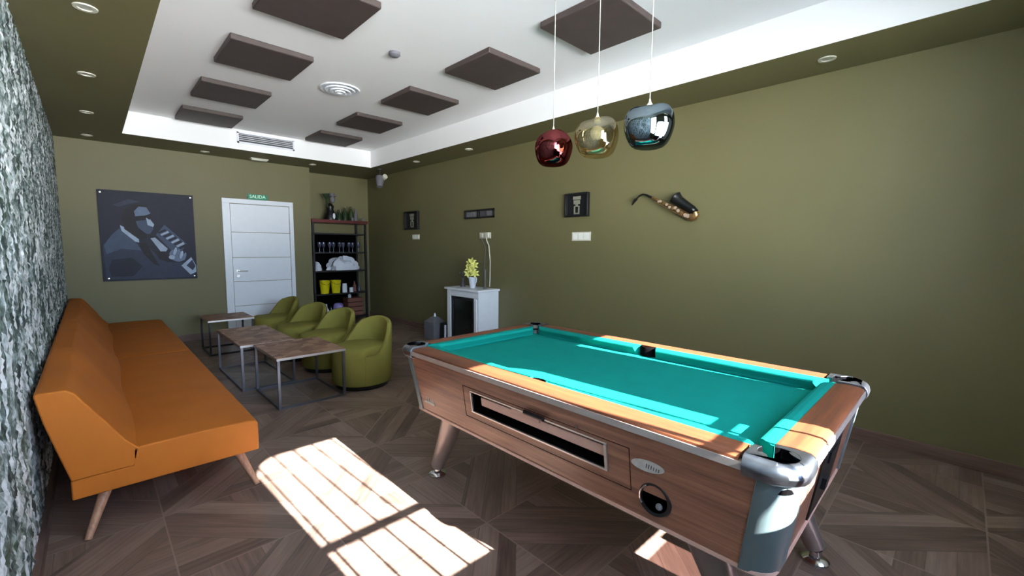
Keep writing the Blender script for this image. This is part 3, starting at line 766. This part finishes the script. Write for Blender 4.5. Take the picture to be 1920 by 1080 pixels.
P([(.56, .48), (.66, .36), (.90, .58), (.84, .66), (.72, .66)], 2, 4)               # keyboard body
for k in range(9):
    t = k/9.; u0, v0 = .58+.25*t, .45+.20*t
    P([(u0, v0), (u0+.085, v0-.04-.01*t), (u0+.10, v0-.022), (u0+.015, v0+.016)], 4 if k % 2 else 0, 5)
P([(.50, .52), (.55, .51), (.68, .64), (.66, .67), (.60, .67)], 4, 9)               # bright mouth tube
P([(.54, .66), (.62, .66), (.72, .76), (.68, .80), (.58, .76)], 5, 6)
P(ell(.78, .72, .09, .07, .4), 3, 7); P(ell(.72, .74, .035, .025), 4, 8)
for k in range(4): P(ell(.76+.035*k, .67+.02*k, .016, .05, .3), 3 if k % 2 else 4, 9)
P([(.82, .84), (.94, .74), (.99, .84), (.99, .92), (.92, .95)], 4, 8); P([(.88, .84), (.95, .77), (.985, .85), (.95, .90)], 1, 9)
build('print', b, g1, pf, recalc=False)
for x, z in ((px0+.03, pz1-.035), (px1-.03, pz1-.035), (px0+.05, pz0+.035), (px1-.03, pz0+.035)):
    build('standoff_pin', MB().lathe([(.012, 0), (.012, .04), (.001, .042)], 14, mt=Matrix.Translation((x, YB, z)) @ Matrix.Rotation(PI/2, 4, 'X')), M['chrome'], pf, smooth=True)

# ------------------------------------------------------------------ right wall
def xbox(y0, y1, z0, z1, d0, d1): return MB().box(XR-d1, XR-d0, y0, y1, z0, z1)
def shadow_box(y0, y1, z0, z1, lab, bright):
    e = empty('shadow_box', (XR, (y0+y1)/2, z0), lab, 'frame', 'square black box frames on the right wall')
    D_ = .045; t = .02; b = MB()
    b.box(XR-D_, XR, y0, y1, z0, z0+t).box(XR-D_, XR, y0, y1, z1-t, z1).box(XR-D_, XR, y0, y0+t, z0+t, z1-t).box(XR-D_, XR, y1-t, y1, z0+t, z1-t)
    build('frame', b, M['black'], e, bevel=.003)
    build('backing', xbox(y0+t, y1-t, z0+t, z1-t, 0, .008), M['blackm'], e)
    c = (y0+y1)/2+.01; zc = (z0+z1)/2; k = (z1-z0)/.27; b = MB(); X = XR-.009
    for a, bb, c0, d0 in ((-.055, .055, .06, .10), (-.045, .045, .01, .055), (-.018, .018, -.02, .01), (-.04, -.022, -.10, -.01), (.022, .04, -.10, -.01), (-.04, .04, -.105, -.088)):
        b.box(X-.008, X, c+a*k, c+bb*k, zc+c0*k, zc+d0*k)
    build('emblem', b, M['emblem'], e, bevel=.002)
shadow_box(2.91, 3.235, 1.745, 2.01, 'square black box frame with pale emblem, nearer one by the saxophone', True)
shadow_box(6.38, 6.80, 1.685, 1.99, 'square black box frame on the shaded wall near the shelf rack', False)
def plate(y0, y1, z0, z1, n, lab):
    e = empty('switch_plate', (XR, (y0+y1)/2, z0), lab, 'switch', 'white wall plates on the right wall')
    build('frame', xbox(y0, y1, z0, z1, 0, .010), M['cream'], e, bevel=.002)
    w_ = (y1-y0-.02)/n
    for k in range(n): build('switch_cover', xbox(y0+.01+w_*k+.004, y0+.01+w_*(k+1)-.004, z0+.012, z1-.012, .010, .015), M['disp'], e, bevel=.002)
plate(2.885, 3.145, 1.475, 1.575, 3, 'white triple wall plate below the nearer black box frame')
plate(6.38, 6.60, 1.515, 1.60, 2, 'white double wall plate below the farther black box frame')
e = empty('picture_frame', (XR, 4.80, 1.80), 'long narrow black frame with small grey pictures above the fireplace', 'frame')
b = MB(); y0, y1, z0, z1 = 4.49, 5.13, 1.80, 1.925
b.box(XR-.025, XR, y0, y1, z0, z0+.025).box(XR-.025, XR, y0, y1, z1-.025, z1).box(XR-.025, XR, y0, y0+.02, z0, z1).box(XR-.025, XR, y1-.02, y1, z0, z1).box(XR-.025, XR, 4.80, 4.84, z0, z1)
build('frame', b, M['black'], e, bevel=.002)
for a, c in ((4.52, 4.64), (4.66, 4.79), (4.85, 4.96), (4.98, 5.10)): build('picture', xbox(a, c, z0+.03, z1-.03, 0, .01), M['greybag'] if a != 4.66 else M['grille'], e)
e = empty('wall_socket', (XR, 4.68, 1.50), 'white double wall socket with plugs above the fireplace', 'socket')
build('plate', xbox(4.56, 4.80, 1.515, 1.60, 0, .012), M['cream'], e, bevel=.003)
build('plug', xbox(4.57, 4.64, 1.525, 1.60, .012, .05), M['cream'], e, bevel=.008); build('plug', xbox(4.70, 4.75, 1.53, 1.585, .012, .04), M['cream'], e, bevel=.008)
cb = MB().tube([(XR-.045, 4.61, 1.53), (XR-.05, 4.60, 1.49), (XR-.03, 4.575, 1.42), (XR-.012, 4.565, 1.2), (XR-.012, 4.57, .95), (XR-.02, 4.57, .845)], .008, 8)
build('power_cable', cb, M['cream'], label='white cable hanging from the wall socket down to the mantel', cat='cable')
cb = MB().tube([(XR-.042, 4.72, 1.535), (XR-.04, 4.71, 1.5), (XR-.012, 4.66, 1.38), (XR-.010, 4.70, 1.1), (XR-.012, 4.68, .845)], .004, 8)
build('thin_cable', cb, M['greybag'], label='thin grey lead running down the wall left of the white cable', cat='cable')

# saxophone : placed in the wall plane (y to the left of the picture is +)
sx_ = empty('saxophone', (XR, 2.0, 1.64), 'saxophone with black body and brass keys mounted at a slant on the wall', 'saxophone')
def W(y, z, d=.06): return Vector((XR-d, y, z))
body_pts = [(2.135, 1.885), (2.03, 1.832), (1.92, 1.775), (1.82, 1.718), (1.755, 1.682)]
b = MB().tube([W(2.135, 1.887), W(2.03, 1.832), W(1.92, 1.775), W(1.82, 1.718), W(1.765, 1.685), W(1.735, 1.672, .06), W(1.712, 1.678, .062), W(1.70, 1.700, .064), W(1.708, 1.725, .066)],
              [.012, .015, .020, .026, .029, .031, .031, .031, .030], 18)
build('body_tube', b, M['brass'], sx_, smooth=True)
b = MB().tube([W(1.706, 1.722, .066), W(1.735, 1.752, .066), W(1.80, 1.795, .066), W(1.86, 1.835, .066), W(1.893, 1.862, .066), W(1.90, 1.868, .066)], [.030, .033, .037, .043, .056, .062], 24, caps=False)
build('bell', b, M['saxblack'], sx_, smooth=True, solid=.003)
b = MB().tube([W(2.135, 1.887), W(2.165, 1.898), W(2.195, 1.915), W(2.235, 1.925), W(2.275, 1.910), W(2.31, 1.880)], [.012, .011, .010, .009, .0085, .008], 14)
build('neck', b, M['saxblack'], sx_, smooth=True)
b = MB().tube([W(2.30, 1.888), W(2.328, 1.862), W(2.352, 1.828)], [.013, .014, .006], 14); build('mouthpiece', b, M['black'], sx_, smooth=True)
rr = random.Random(2)
for k in range(13):
    t = k/12.; y = 2.09-.36*t; z = 1.865-.185*t; off = .013+.012*t
    b = MB().lathe([(.001, 0), (.010+.009*t, 0), (.010+.009*t, .007), (.001, .009)], 14, mt=Matrix.Translation((XR-.06-off-.006, y+rr.uniform(-.006, .006), z+rr.uniform(-.012, .014))) @ Matrix.Rotation(-PI/2, 4, 'Y'))
    build('key', b, M['pearl'] if k % 3 else M['brass'], sx_, smooth=True)
b = MB().tube([W(2.10, 1.845, .08), W(1.95, 1.765, .088), W(1.80, 1.682, .095)], .0035, 6).tube([W(2.06, 1.862, .08), W(1.90, 1.785, .09), W(1.80, 1.74, .095)], .003, 6)
build('key_rod', b, M['brass'], sx_)
b = MB().tube([W(1.95, 1.79, .0), W(1.95, 1.79, .06)], .006, 8); build('wall_hook', b, M['blackm'], sx_)

# ------------------------------------------------------------------ fireplace
FX, FY0, FY1 = 3.64, 4.40, 5.10
fp = empty('fireplace', (3.82, 4.75, 0), 'white free-standing fireplace surround with black insert against the right wall', 'fireplace')
b = MB().box(FX, XR-.001, FY0, FY0+.10, 0, .80).box(FX, XR-.001, FY1-.08, FY1, 0, .80).box(FX, XR-.001, FY0+.10, FY1-.08, .71, .80).box(FX-.012, FX, FY0+.03, FY0+.075, 0, .70)
build('surround', b, M['whiteg'], fp, bevel=.003)
build('mantel_shelf', MB().box(FX-.03, XR-.001, FY0-.03, FY1+.03, .80, .828), M['whiteg'], fp, bevel=.004)
fi = build('firebox', MB().box(FX+.03, XR-.05, FY0+.10, FY1-.08, 0, .71), M['black'], fp)
b = MB(); y0, y1 = FY0+.10, FY1-.08
b.box(FX+.012, FX+.03, y0, y1, .67, .71).box(FX+.012, FX+.03, y0, y0+.05, .0, .67).box(FX+.012, FX+.03, y1-.05, y1, .0, .67).box(FX+.012, FX+.03, y0+.05, y1-.05, 0, .06)
build('insert_frame', b, M['blackm'], fp, bevel=.003)
build('insert_glass', MB().box(FX+.022, FX+.027, y0+.05, y1-.05, .06, .67), plain('dark_glass', (22, 26, 24), .12), fp)
# vase with lilies
vz = .828; vc = (3.80, 4.72)
e = empty('flower_vase', (vc[0], vc[1], vz), 'white jug of pale yellow lilies standing on the white mantel', 'vase of flowers')
build('jug', MB().lathe([(.001, 0), (.034, 0), (.038, .01), (.050, .09), (.056, .14), (.060, .155), (.055, .152), (.045, .09), (.034, .015), (.001, .012)], 24, (vc[0], vc[1], vz)), M['cloth'], e, smooth=True)
build('handle', MB().tube([(vc[0], vc[1]-.045, vz+.05), (vc[0], vc[1]-.075, vz+.09), (vc[0], vc[1]-.085, vz+.135), (vc[0], vc[1]-.060, vz+.15)], .009, 8), M['cloth'], e, smooth=True)
rr = random.Random(11)
heads = [(.0, .02, .36), (-.02, -.06, .32), (.02, .085, .345), (-.03, .035, .27), (-.03, -.03, .245), (-.03, .06, .195), (-.03, -.09, .205)]
b = MB()
for dx, dy, dz in heads: b.tube([(vc[0], vc[1], vz+.10), (vc[0]+dx*.5, vc[1]+dy*.4, vz+dz*.6), (vc[0]+dx, vc[1]+dy, vz+dz)], .003, 6)
build('stem', b, M['leaf'], e)
b = MB()
for k in range(38):
    a = rr.uniform(0, 2*PI); el = rr.uniform(-.3, 1.1); L = rr.uniform(.07, .12); o = Vector((vc[0]+.01, vc[1]+rr.uniform(-.06, .06), vz+rr.uniform(.15, .36)))
    d = Vector((math.cos(a)*math.cos(el), math.sin(a)*math.cos(el), math.sin(el))); s = d.cross(Vector((0, 0, 1))).normalized()*.012; m_ = o+d*L*.5
    b.add([o, m_+s, o+d*L, m_-s, m_+Vector((0, 0, .004))], [(0, 1, 4), (1, 2, 4), (2, 3, 4), (3, 0, 4)])
build('foliage', b, M['leaf'], e, recalc=False)
for dx, dy, dz in heads:
    b = MB(); c = Vector((vc[0]+dx, vc[1]+dy, vz+dz)); face = Vector((-.7, -.7, .25)).normalized(); s1 = face.cross(Vector((0, 0, 1))).normalized(); s2 = s1.cross(face)
    tw = rr.uniform(0, 1)
    for k in range(6):
        a = 2*PI*k/6+tw; r_ = (s1*math.cos(a)+s2*math.sin(a)); tn = (-s1*math.sin(a)+s2*math.cos(a)); L = rr.uniform(.060, .078)
        p0 = c; p1 = c+r_*L*.5+face*.022; p2 = c+r_*L+face*.010
        b.add([p0, p1+tn*.017, p2, p1-tn*.017, p1-face*.004], [(0, 1, 4), (1, 2, 4), (2, 3, 4), (3, 0, 4)])
    build('lily_bloom', b, M['petal'], e, recalc=False)
# mantel candlestick, twig ornament, small figure
b = MB().lathe([(.001, 0), (.03, 0), (.03, .008), (.008, .02), (.006, .10), (.010, .14), (.006, .16), (.012, .20), (.014, .26), (.004, .265), (.001, .29)], 16, (3.84, 4.50, vz))
build('candlestick', b, M['greybag'], label='slim grey candlestick on the mantel right of the lilies', cat='candlestick', smooth=True)
b = MB().lathe([(.001, 0), (.040, 0), (.032, .02), (.010, .10), (.004, .12), (.001, .125)], 12, (3.82, 4.97, vz)); b.ball((3.82, 4.97, vz+.145), .014)
build('bell_ornament', b, M['grille'], label='small dark cone ornament on the mantel left of the lilies', cat='ornament', smooth=True)
e = empty('potted_twigs', (3.88, 5.05, vz), 'small bunch of faint grey twigs at the mantel far end', 'plant')
build('pot', MB().lathe([(.001, 0), (.025, 0), (.03, .05), (.001, .045)], 14, (3.88, 5.05, vz)), M['grille'], e, smooth=True)
b = MB()
for k in range(9):
    a = rr.uniform(0, 2*PI); r_ = rr.uniform(.02, .06); b.tube([(3.88, 5.05, vz+.04), (3.88+r_*math.cos(a)*.5, 5.05+r_*math.sin(a)*.6, vz+.12), (3.88+r_*math.cos(a), 5.05+r_*math.sin(a), vz+rr.uniform(.16, .22))], .002, 5)
    b.ball((3.88+r_*math.cos(a), 5.05+r_*math.sin(a), vz+.19), .010, 8, 5)
build('twigs', b, M['greybag'], e)
# things standing left of the fireplace
e = empty('house_lantern', (3.72, 5.54, 0), 'grey house-shaped lantern box standing on the floor beside the fireplace', 'lantern')
x0, x1, y0, y1 = 3.62, 3.84, 5.42, 5.68
b = MB().box(x0, x1, y0, y1, 0, .26); build('box', b, M['greybag'], e, bevel=.004)
b = MB().loft([[(x0, y0, .26), (x1, y0, .26), (x1, y1, .26), (x0, y1, .26)], [(3.70, 5.51, .335), (3.76, 5.51, .335), (3.76, 5.59, .335), (3.70, 5.59, .335)]])
build('roof', b, M['greybag'], e); build('finial', MB().tube([(3.73, 5.55, .335), (3.73, 5.55, .385)], [.02, .012], 10), M['cloth'], e)
e = empty('fire_tool_box', (3.78, 5.26, 0), 'black open box with a white tube beside the fireplace', 'box')
build('box', MB().box(3.70, 3.90, 5.20, 5.36, 0, .26), M['black'], e, bevel=.004)
build('tube', MB().lathe([(.016, 0), (.016, .25), (.001, .255)], 14, (3.675, 5.20, 0)), M['cloth'], e, smooth=True)
build('bottle', MB().lathe([(.001, 0), (.03, 0), (.03, .05), (.010, .08), (.010, .11), (.001, .112)], 14, (3.80, 5.28, .26)), M['greybag'], label='small grey bottle standing on the black box by the fireplace', cat='bottle', smooth=True)

# ------------------------------------------------------------------ shelf rack in the alcove
RX, RXE, RY, RYE = 2.76, 3.74, 7.80, 8.22
rk = empty('shelf_rack', (3.25, 8.0, 0), 'tall dark metal shelf rack with a red top board in the back alcove', 'shelf')
for x in (RX, RXE-.035):
    for y in (RY, RYE-.035): build('post', MB().box(x, x+.035, y, y+.035, 0, 1.80), M['blackm'], rk)
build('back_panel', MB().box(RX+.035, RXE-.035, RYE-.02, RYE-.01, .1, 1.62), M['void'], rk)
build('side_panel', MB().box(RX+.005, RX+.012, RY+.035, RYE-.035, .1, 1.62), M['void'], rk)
for z in (.10, .545, .955, 1.285, 1.62): build('shelf_board', MB().box(RX, RXE, RY+.0, RYE, z-.025, z), M['blackm'], rk, bevel=.002)
build('top_board', MB().box(RX-.01, RXE+.02, RY-.03, RYE, 1.80, 1.855), M['redwood'], rk, bevel=.003)
tz = 1.855
e = empty('figurine', (3.16, 7.98, tz), 'dark standing figurine with a pale face on top of the rack', 'figurine')
build('body', MB().lathe([(.001, 0), (.115, 0), (.12, .03), (.075, .14), (.055, .20), (.065, .25), (.03, .30), (.001, .31)], 20, (3.15, 7.98, tz)), M['black'], e, smooth=True)
build('face', MB().ball((3.175, 7.93, tz+.37), .045, 16, 10, (1, 1, 1.5)), M['greybag'], e, smooth=True)
build('hat', MB().lathe([(.001, 0), (.075, 0), (.075, .008), (.045, .012), (.042, .05), (.001, .055)], 18, (3.175, 7.94, tz+.425)), M['greybag'], e, smooth=True)
build('shirt_front', MB().ball((3.17, 7.865, tz+.07), .024, 12, 8, (1, .5, 2.2)), M['cloth'], e, smooth=True)
build('horn', MB().tube([(3.10, 7.95, tz+.22), (3.07, 7.93, tz+.36), (3.06, 7.93, tz+.46)], [.012, .02, .06], 16), M['bottleg'], e, smooth=True)
def bottle(x, y, z, h, r, mat, lab, name='bottle', grp=None, cat='bottle'):
    return build(name, MB().lathe([(.001, 0), (r, 0), (r, h*.55), (r*.45, h*.75), (r*.38, h*.97), (r*.42, h), (.001, h)], 18, (x, y, z)), mat, label=lab, cat=cat, group=grp, smooth=True)
bottle(3.32, 8.02, tz, .20, .05, M['bottleg'], 'short dark bottle beside the figurine on the rack top')
bottle(3.44, 8.03, tz, .26, .045, M['bottleg'], 'dark green bottle in the middle of the rack top')
bottle(3.55, 8.02, tz, .27, .05, M['leaf'], 'taller green bottle right of the middle on the rack top')
bottle(3.64, 8.02, tz, .24, .035, M['greybag'], 'greyish bottle near the right end of the rack top')
for k, (x, lab) in enumerate(((3.50, 'small grey tumbler at the front of the rack top, left one'), (3.70, 'small grey tumbler at the front right corner of the rack top'))):
    build('tumbler', MB().lathe([(.001, 0), (.022, 0), (.027, .055), (.024, .054), (.018, .006), (.001, .005)], 14, (x, 7.85, tz)), M['greybag'], label=lab, cat='glass', smooth=True)
# glasses on the 1.285 shelf : one row
gl = None
for k in range(9):
    x = 2.90+.088*k; y = 7.87+(.05 if k % 2 else 0); lab = 'stemmed glass in the row on the rack shelf below the empty top gap'
    b = MB().lathe([(.001, 0), (.030, 0), (.030, .004), (.005, .010), (.004, .07), (.020, .085), (.033, .12), (.031, .17), (.028, .17), (.018, .09), (.001, .082)], 16, (x, y, 1.285))
    if gl is None: gl = build('wine_glass', b, M['greyglass'], label=lab, cat='glass', group='stemmed glasses on the rack shelf', smooth=True)
    else: dup(gl, (x, y, 1.285))
gl.location = (2.90, 7.87, 1.285)
# white linen pile
b = MB(); rr = random.Random(4)
def crumple(b, cx, cy, cz, rx, ry, rz_, seed, n=26, m=12):
    R_ = random.Random(seed); ph = [R_.uniform(0, 6) for _ in range(8)]; loops = []
    for i in range(m+1):
        t = i/m; h = math.sin(t*PI/2); rad = max(.02, math.cos(t*PI/2)**.55); l = []
        for k in range(n):
            a = 2*PI*k/n; w = 1+.10*math.sin(3*a+ph[0])+.10*math.sin(5*a+ph[1]+t*5)+.09*math.sin(9*a+ph[2]+t*9)
            l.append((cx+rx*rad*w*math.cos(a), cy+ry*rad*w*math.sin(a), cz+rz_*h*(1+.22*math.sin(4*a+ph[3])+.10*math.sin(7*a+ph[4]+t*6))))
        loops.append(l)
    b.loft(loops)
crumple(b, 3.36, 8.0, .955, .27, .15, .20, 8)
build('linen_pile', b, M['cloth'], label='crumpled pile of white linen on the middle rack shelf', cat='cloth', smooth=True)
b = MB(); crumple(b, 2.86, 7.95, .955, .08, .08, .13, 3); build('folded_napkin', b, M['cloth'], label='small white cloth bundle at the left end of the rack shelf', cat='cloth', smooth=True)
bk = None
for x, lab in ((2.985, 'yellow plastic bucket at the left on the rack, nearer the wall edge'), (3.185, 'yellow plastic bucket right of the other yellow one on the rack')):
    if bk is None:
        bk = empty('bucket', (x, 7.92, .545), lab, 'bucket', 'yellow buckets on the rack')
        build('pail', MB().lathe([(.001, 0), (.070, 0), (.092, .225), (.097, .23), (.090, .228), (.066, .008), (.001, .006)], 26, (x, 7.92, .545)), M['yellow'], bk, smooth=True)
        build('bail', MB().tube([(x-.095, 7.92, .76), (x-.06, 7.84, .72), (x, 7.825, .70), (x+.06, 7.84, .72), (x+.095, 7.92, .76)], .003, 6), M['blackm'], bk)
    else: dup(bk, (x, 7.92, .545), label=lab)
build('jar', MB().lathe([(.001, 0), (.042, 0), (.045, .12), (.038, .14), (.038, .165), (.001, .167)], 18, (3.33, 7.88, .545)), M['cloth'], label='tall white jar beside the yellow buckets on the rack', cat='jar', smooth=True)
build('tin', MB().lathe([(.001, 0), (.035, 0), (.035, .085), (.001, .087)], 18, (3.45, 7.87, .545)), M['cloth'], label='short white tin right of the tall jar on the rack', cat='tin', smooth=True)
bottle(3.55, 7.95, .545, .19, .035, M['brownbox'], 'brown bottle at the right end of the bucket shelf')
bottle(3.63, 7.93, .545, .14, .03, M['greyglass'], 'grey glass bottle at the far right of the bucket shelf')
build('lilac_tub', MB().lathe([(.001, 0), (.065, 0), (.09, .15), (.085, .22), (.06, .25), (.001, .26)], 22, (3.22, 7.92, .10)), M['lilac'], label='rounded lilac tub on the lowest rack shelf', cat='tub', smooth=True)
bottle(2.99, 7.90, .10, .25, .05, M['cloth'], 'whitish spray bottle at the left of the lowest rack shelf')
bottle(3.08, 7.90, .10, .20, .03, M['greyglass'], 'slim grey bottle beside the lilac tub on the lowest shelf')
e = empty('wooden_crate', (3.52, 7.98, .10), 'brown slatted wooden crate at the right of the lowest rack shelf', 'crate')
for k in range(4): build('slat', MB().box(3.38, 3.67, 7.86, 8.10, .10+.085*k, .10+.085*k+.075), M['brownbox'], e, bevel=.004)
bottle(3.44, 7.93, .435, .085, .028, M['cloth'], 'tiny white bottle standing on the brown crate')
# floor-standing bench in dark red beneath rack right is the crate's stand
# projector-like speaker under soffit
e = empty('swivel_spotlight', (3.62, 7.0, 2.45), 'small white swivel fixture under the soffit near the back right corner', 'fixture')
def at(px, py, dist):
    r = Vector((.71943619, -.69451807, .00749795)); u = Vector((.05978501, .07267799, .99556198)); f = Vector((.69198073, .71579505, -.09380895))
    return Vector((0, 0, 1.4))+(f+r*((px-960)/816.03)-u*((py-540)/816.03))*dist
c = Vector((3.62, 7.0, 2.52)); mt = Matrix.Translation(c) @ Matrix.Rotation(.9, 4, 'Z') @ Matrix.Rotation(.35, 4, 'Y')
build('housing', MB().lathe([(.001, -.13), (.045, -.13), (.052, -.10), (.075, .03), (.072, .055), (.001, .06)], 20, mt=mt), M['greybag'], e, smooth=True)
build('lamp_head', MB().lathe([(.001, -.04), (.038, -.04), (.042, .035), (.001, .04)], 16, mt=Matrix.Translation(c+Vector((.055, -.055, .045))) @ Matrix.Rotation(1.2, 4, 'X')), M['cream'], e, smooth=True)
build('bracket', MB().tube([c+Vector((0, 0, .05)), (c.x, c.y, ZC)], .012, 10), M['blackm'], e)
build('mounting_plate', MB().lathe([(.001, 0), (.045, 0), (.045, -.015), (.001, -.016)], 20, (c.x, c.y, ZC)), M['grille'], e, smooth=True)

# ------------------------------------------------------------------ light
w = bpy.data.worlds.new('sky_ground_glow'); sc.world = w; w.use_nodes = True; nt = w.node_tree; nt.nodes.clear()
bg = nt.nodes.new('ShaderNodeBackground'); ow = nt.nodes.new('ShaderNodeOutputWorld')
tcw = nt.nodes.new('ShaderNodeTexCoord'); spw = nt.nodes.new('ShaderNodeSeparateXYZ'); nt.links.new(tcw.outputs['Generated'], spw.inputs[0])
rw = nt.nodes.new('ShaderNodeValToRGB'); mz = nt.nodes.new('ShaderNodeMath'); mz.operation = 'MULTIPLY_ADD'; nt.links.new(spw.outputs[2], mz.inputs[0]); mz.inputs[1].default_value = .5; mz.inputs[2].default_value = .5
nt.links.new(mz.outputs[0], rw.inputs[0]); rr_ = rw.color_ramp
rr_.elements[0].position = .30; rr_.elements[0].color = (.5, .5, .5, 1); rr_.elements[1].position = .9; rr_.elements[1].color = (.04, .06, .10, 1)
for p_, c_ in ((.34, (1., .98, .95, 1)), (.495, (1., .98, .96, 1)), (.505, (.50, .55, .60, 1)), (.61, (.36, .44, .54, 1)), (.70, (.13, .17, .25, 1))):  # bright band below the horizon is an added glow that lifts the ceiling
    e_ = rr_.elements.new(p_); e_.color = c_
nt.links.new(rw.outputs[0], bg.inputs[0]); bg.inputs[1].default_value = 64.0
nt.links.new(bg.outputs[0], ow.inputs[0])
sd = Vector((-.045, 1., -.55)).normalized()
su = bpy.data.lights.new('sun', 'SUN'); su.energy = 92; su.angle = .006; su.color = (1, .95, .88)
so_ = bpy.data.objects.new('sun', su); COL.objects.link(so_); so_.rotation_euler = (-sd).to_track_quat('Z', 'Y').to_euler(); so_.location = (1, -5, 5)
for x0, x1, z0, z1 in (W0, W1, W2, W3):
    la = bpy.data.lights.new('window_portal', 'AREA'); la.shape = 'RECTANGLE'; la.size = x1-x0; la.size_y = z1-z0; la.cycles.is_portal = True
    lo = bpy.data.objects.new('window_portal', la); COL.objects.link(lo); lo.location = ((x0+x1)/2, YF-.14, (z0+z1)/2)
    lo.rotation_euler = Vector((0, -1, 0)).to_track_quat('Z', 'Y').to_euler()

# ------------------------------------------------------------------ camera
cam = bpy.data.cameras.new('camera'); co = bpy.data.objects.new('camera', cam); COL.objects.link(co); sc.camera = co
cam.sensor_width = 36.; cam.lens = 36*816.03/1920; cam.clip_start = .02
r = Vector((.71943619, -.69451807, .00749795)); u = Vector((.05978501, .07267799, .99556198)); f = Vector((.69198073, .71579505, -.09380895))
co.matrix_world = Matrix(((r.x, u.x, -f.x, 0), (r.y, u.y, -f.y, 0), (r.z, u.z, -f.z, 1.4), (0, 0, 0, 1)))
sc.view_settings.view_transform = 'Standard'; sc.view_settings.look = 'None'; sc.view_settings.gamma = 1; sc.view_settings.use_curve_mapping = False
sc.view_settings.exposure = 0.42
sc.cycles.max_bounces = 14; sc.cycles.diffuse_bounces = 8; sc.cycles.glossy_bounces = 6; sc.cycles.transparent_max_bounces = 12
sc.cycles.caustics_reflective = True; sc.cycles.blur_glossy = 1.0; sc.cycles.caustics_refractive = False; sc.cycles.sample_clamp_indirect = 6.
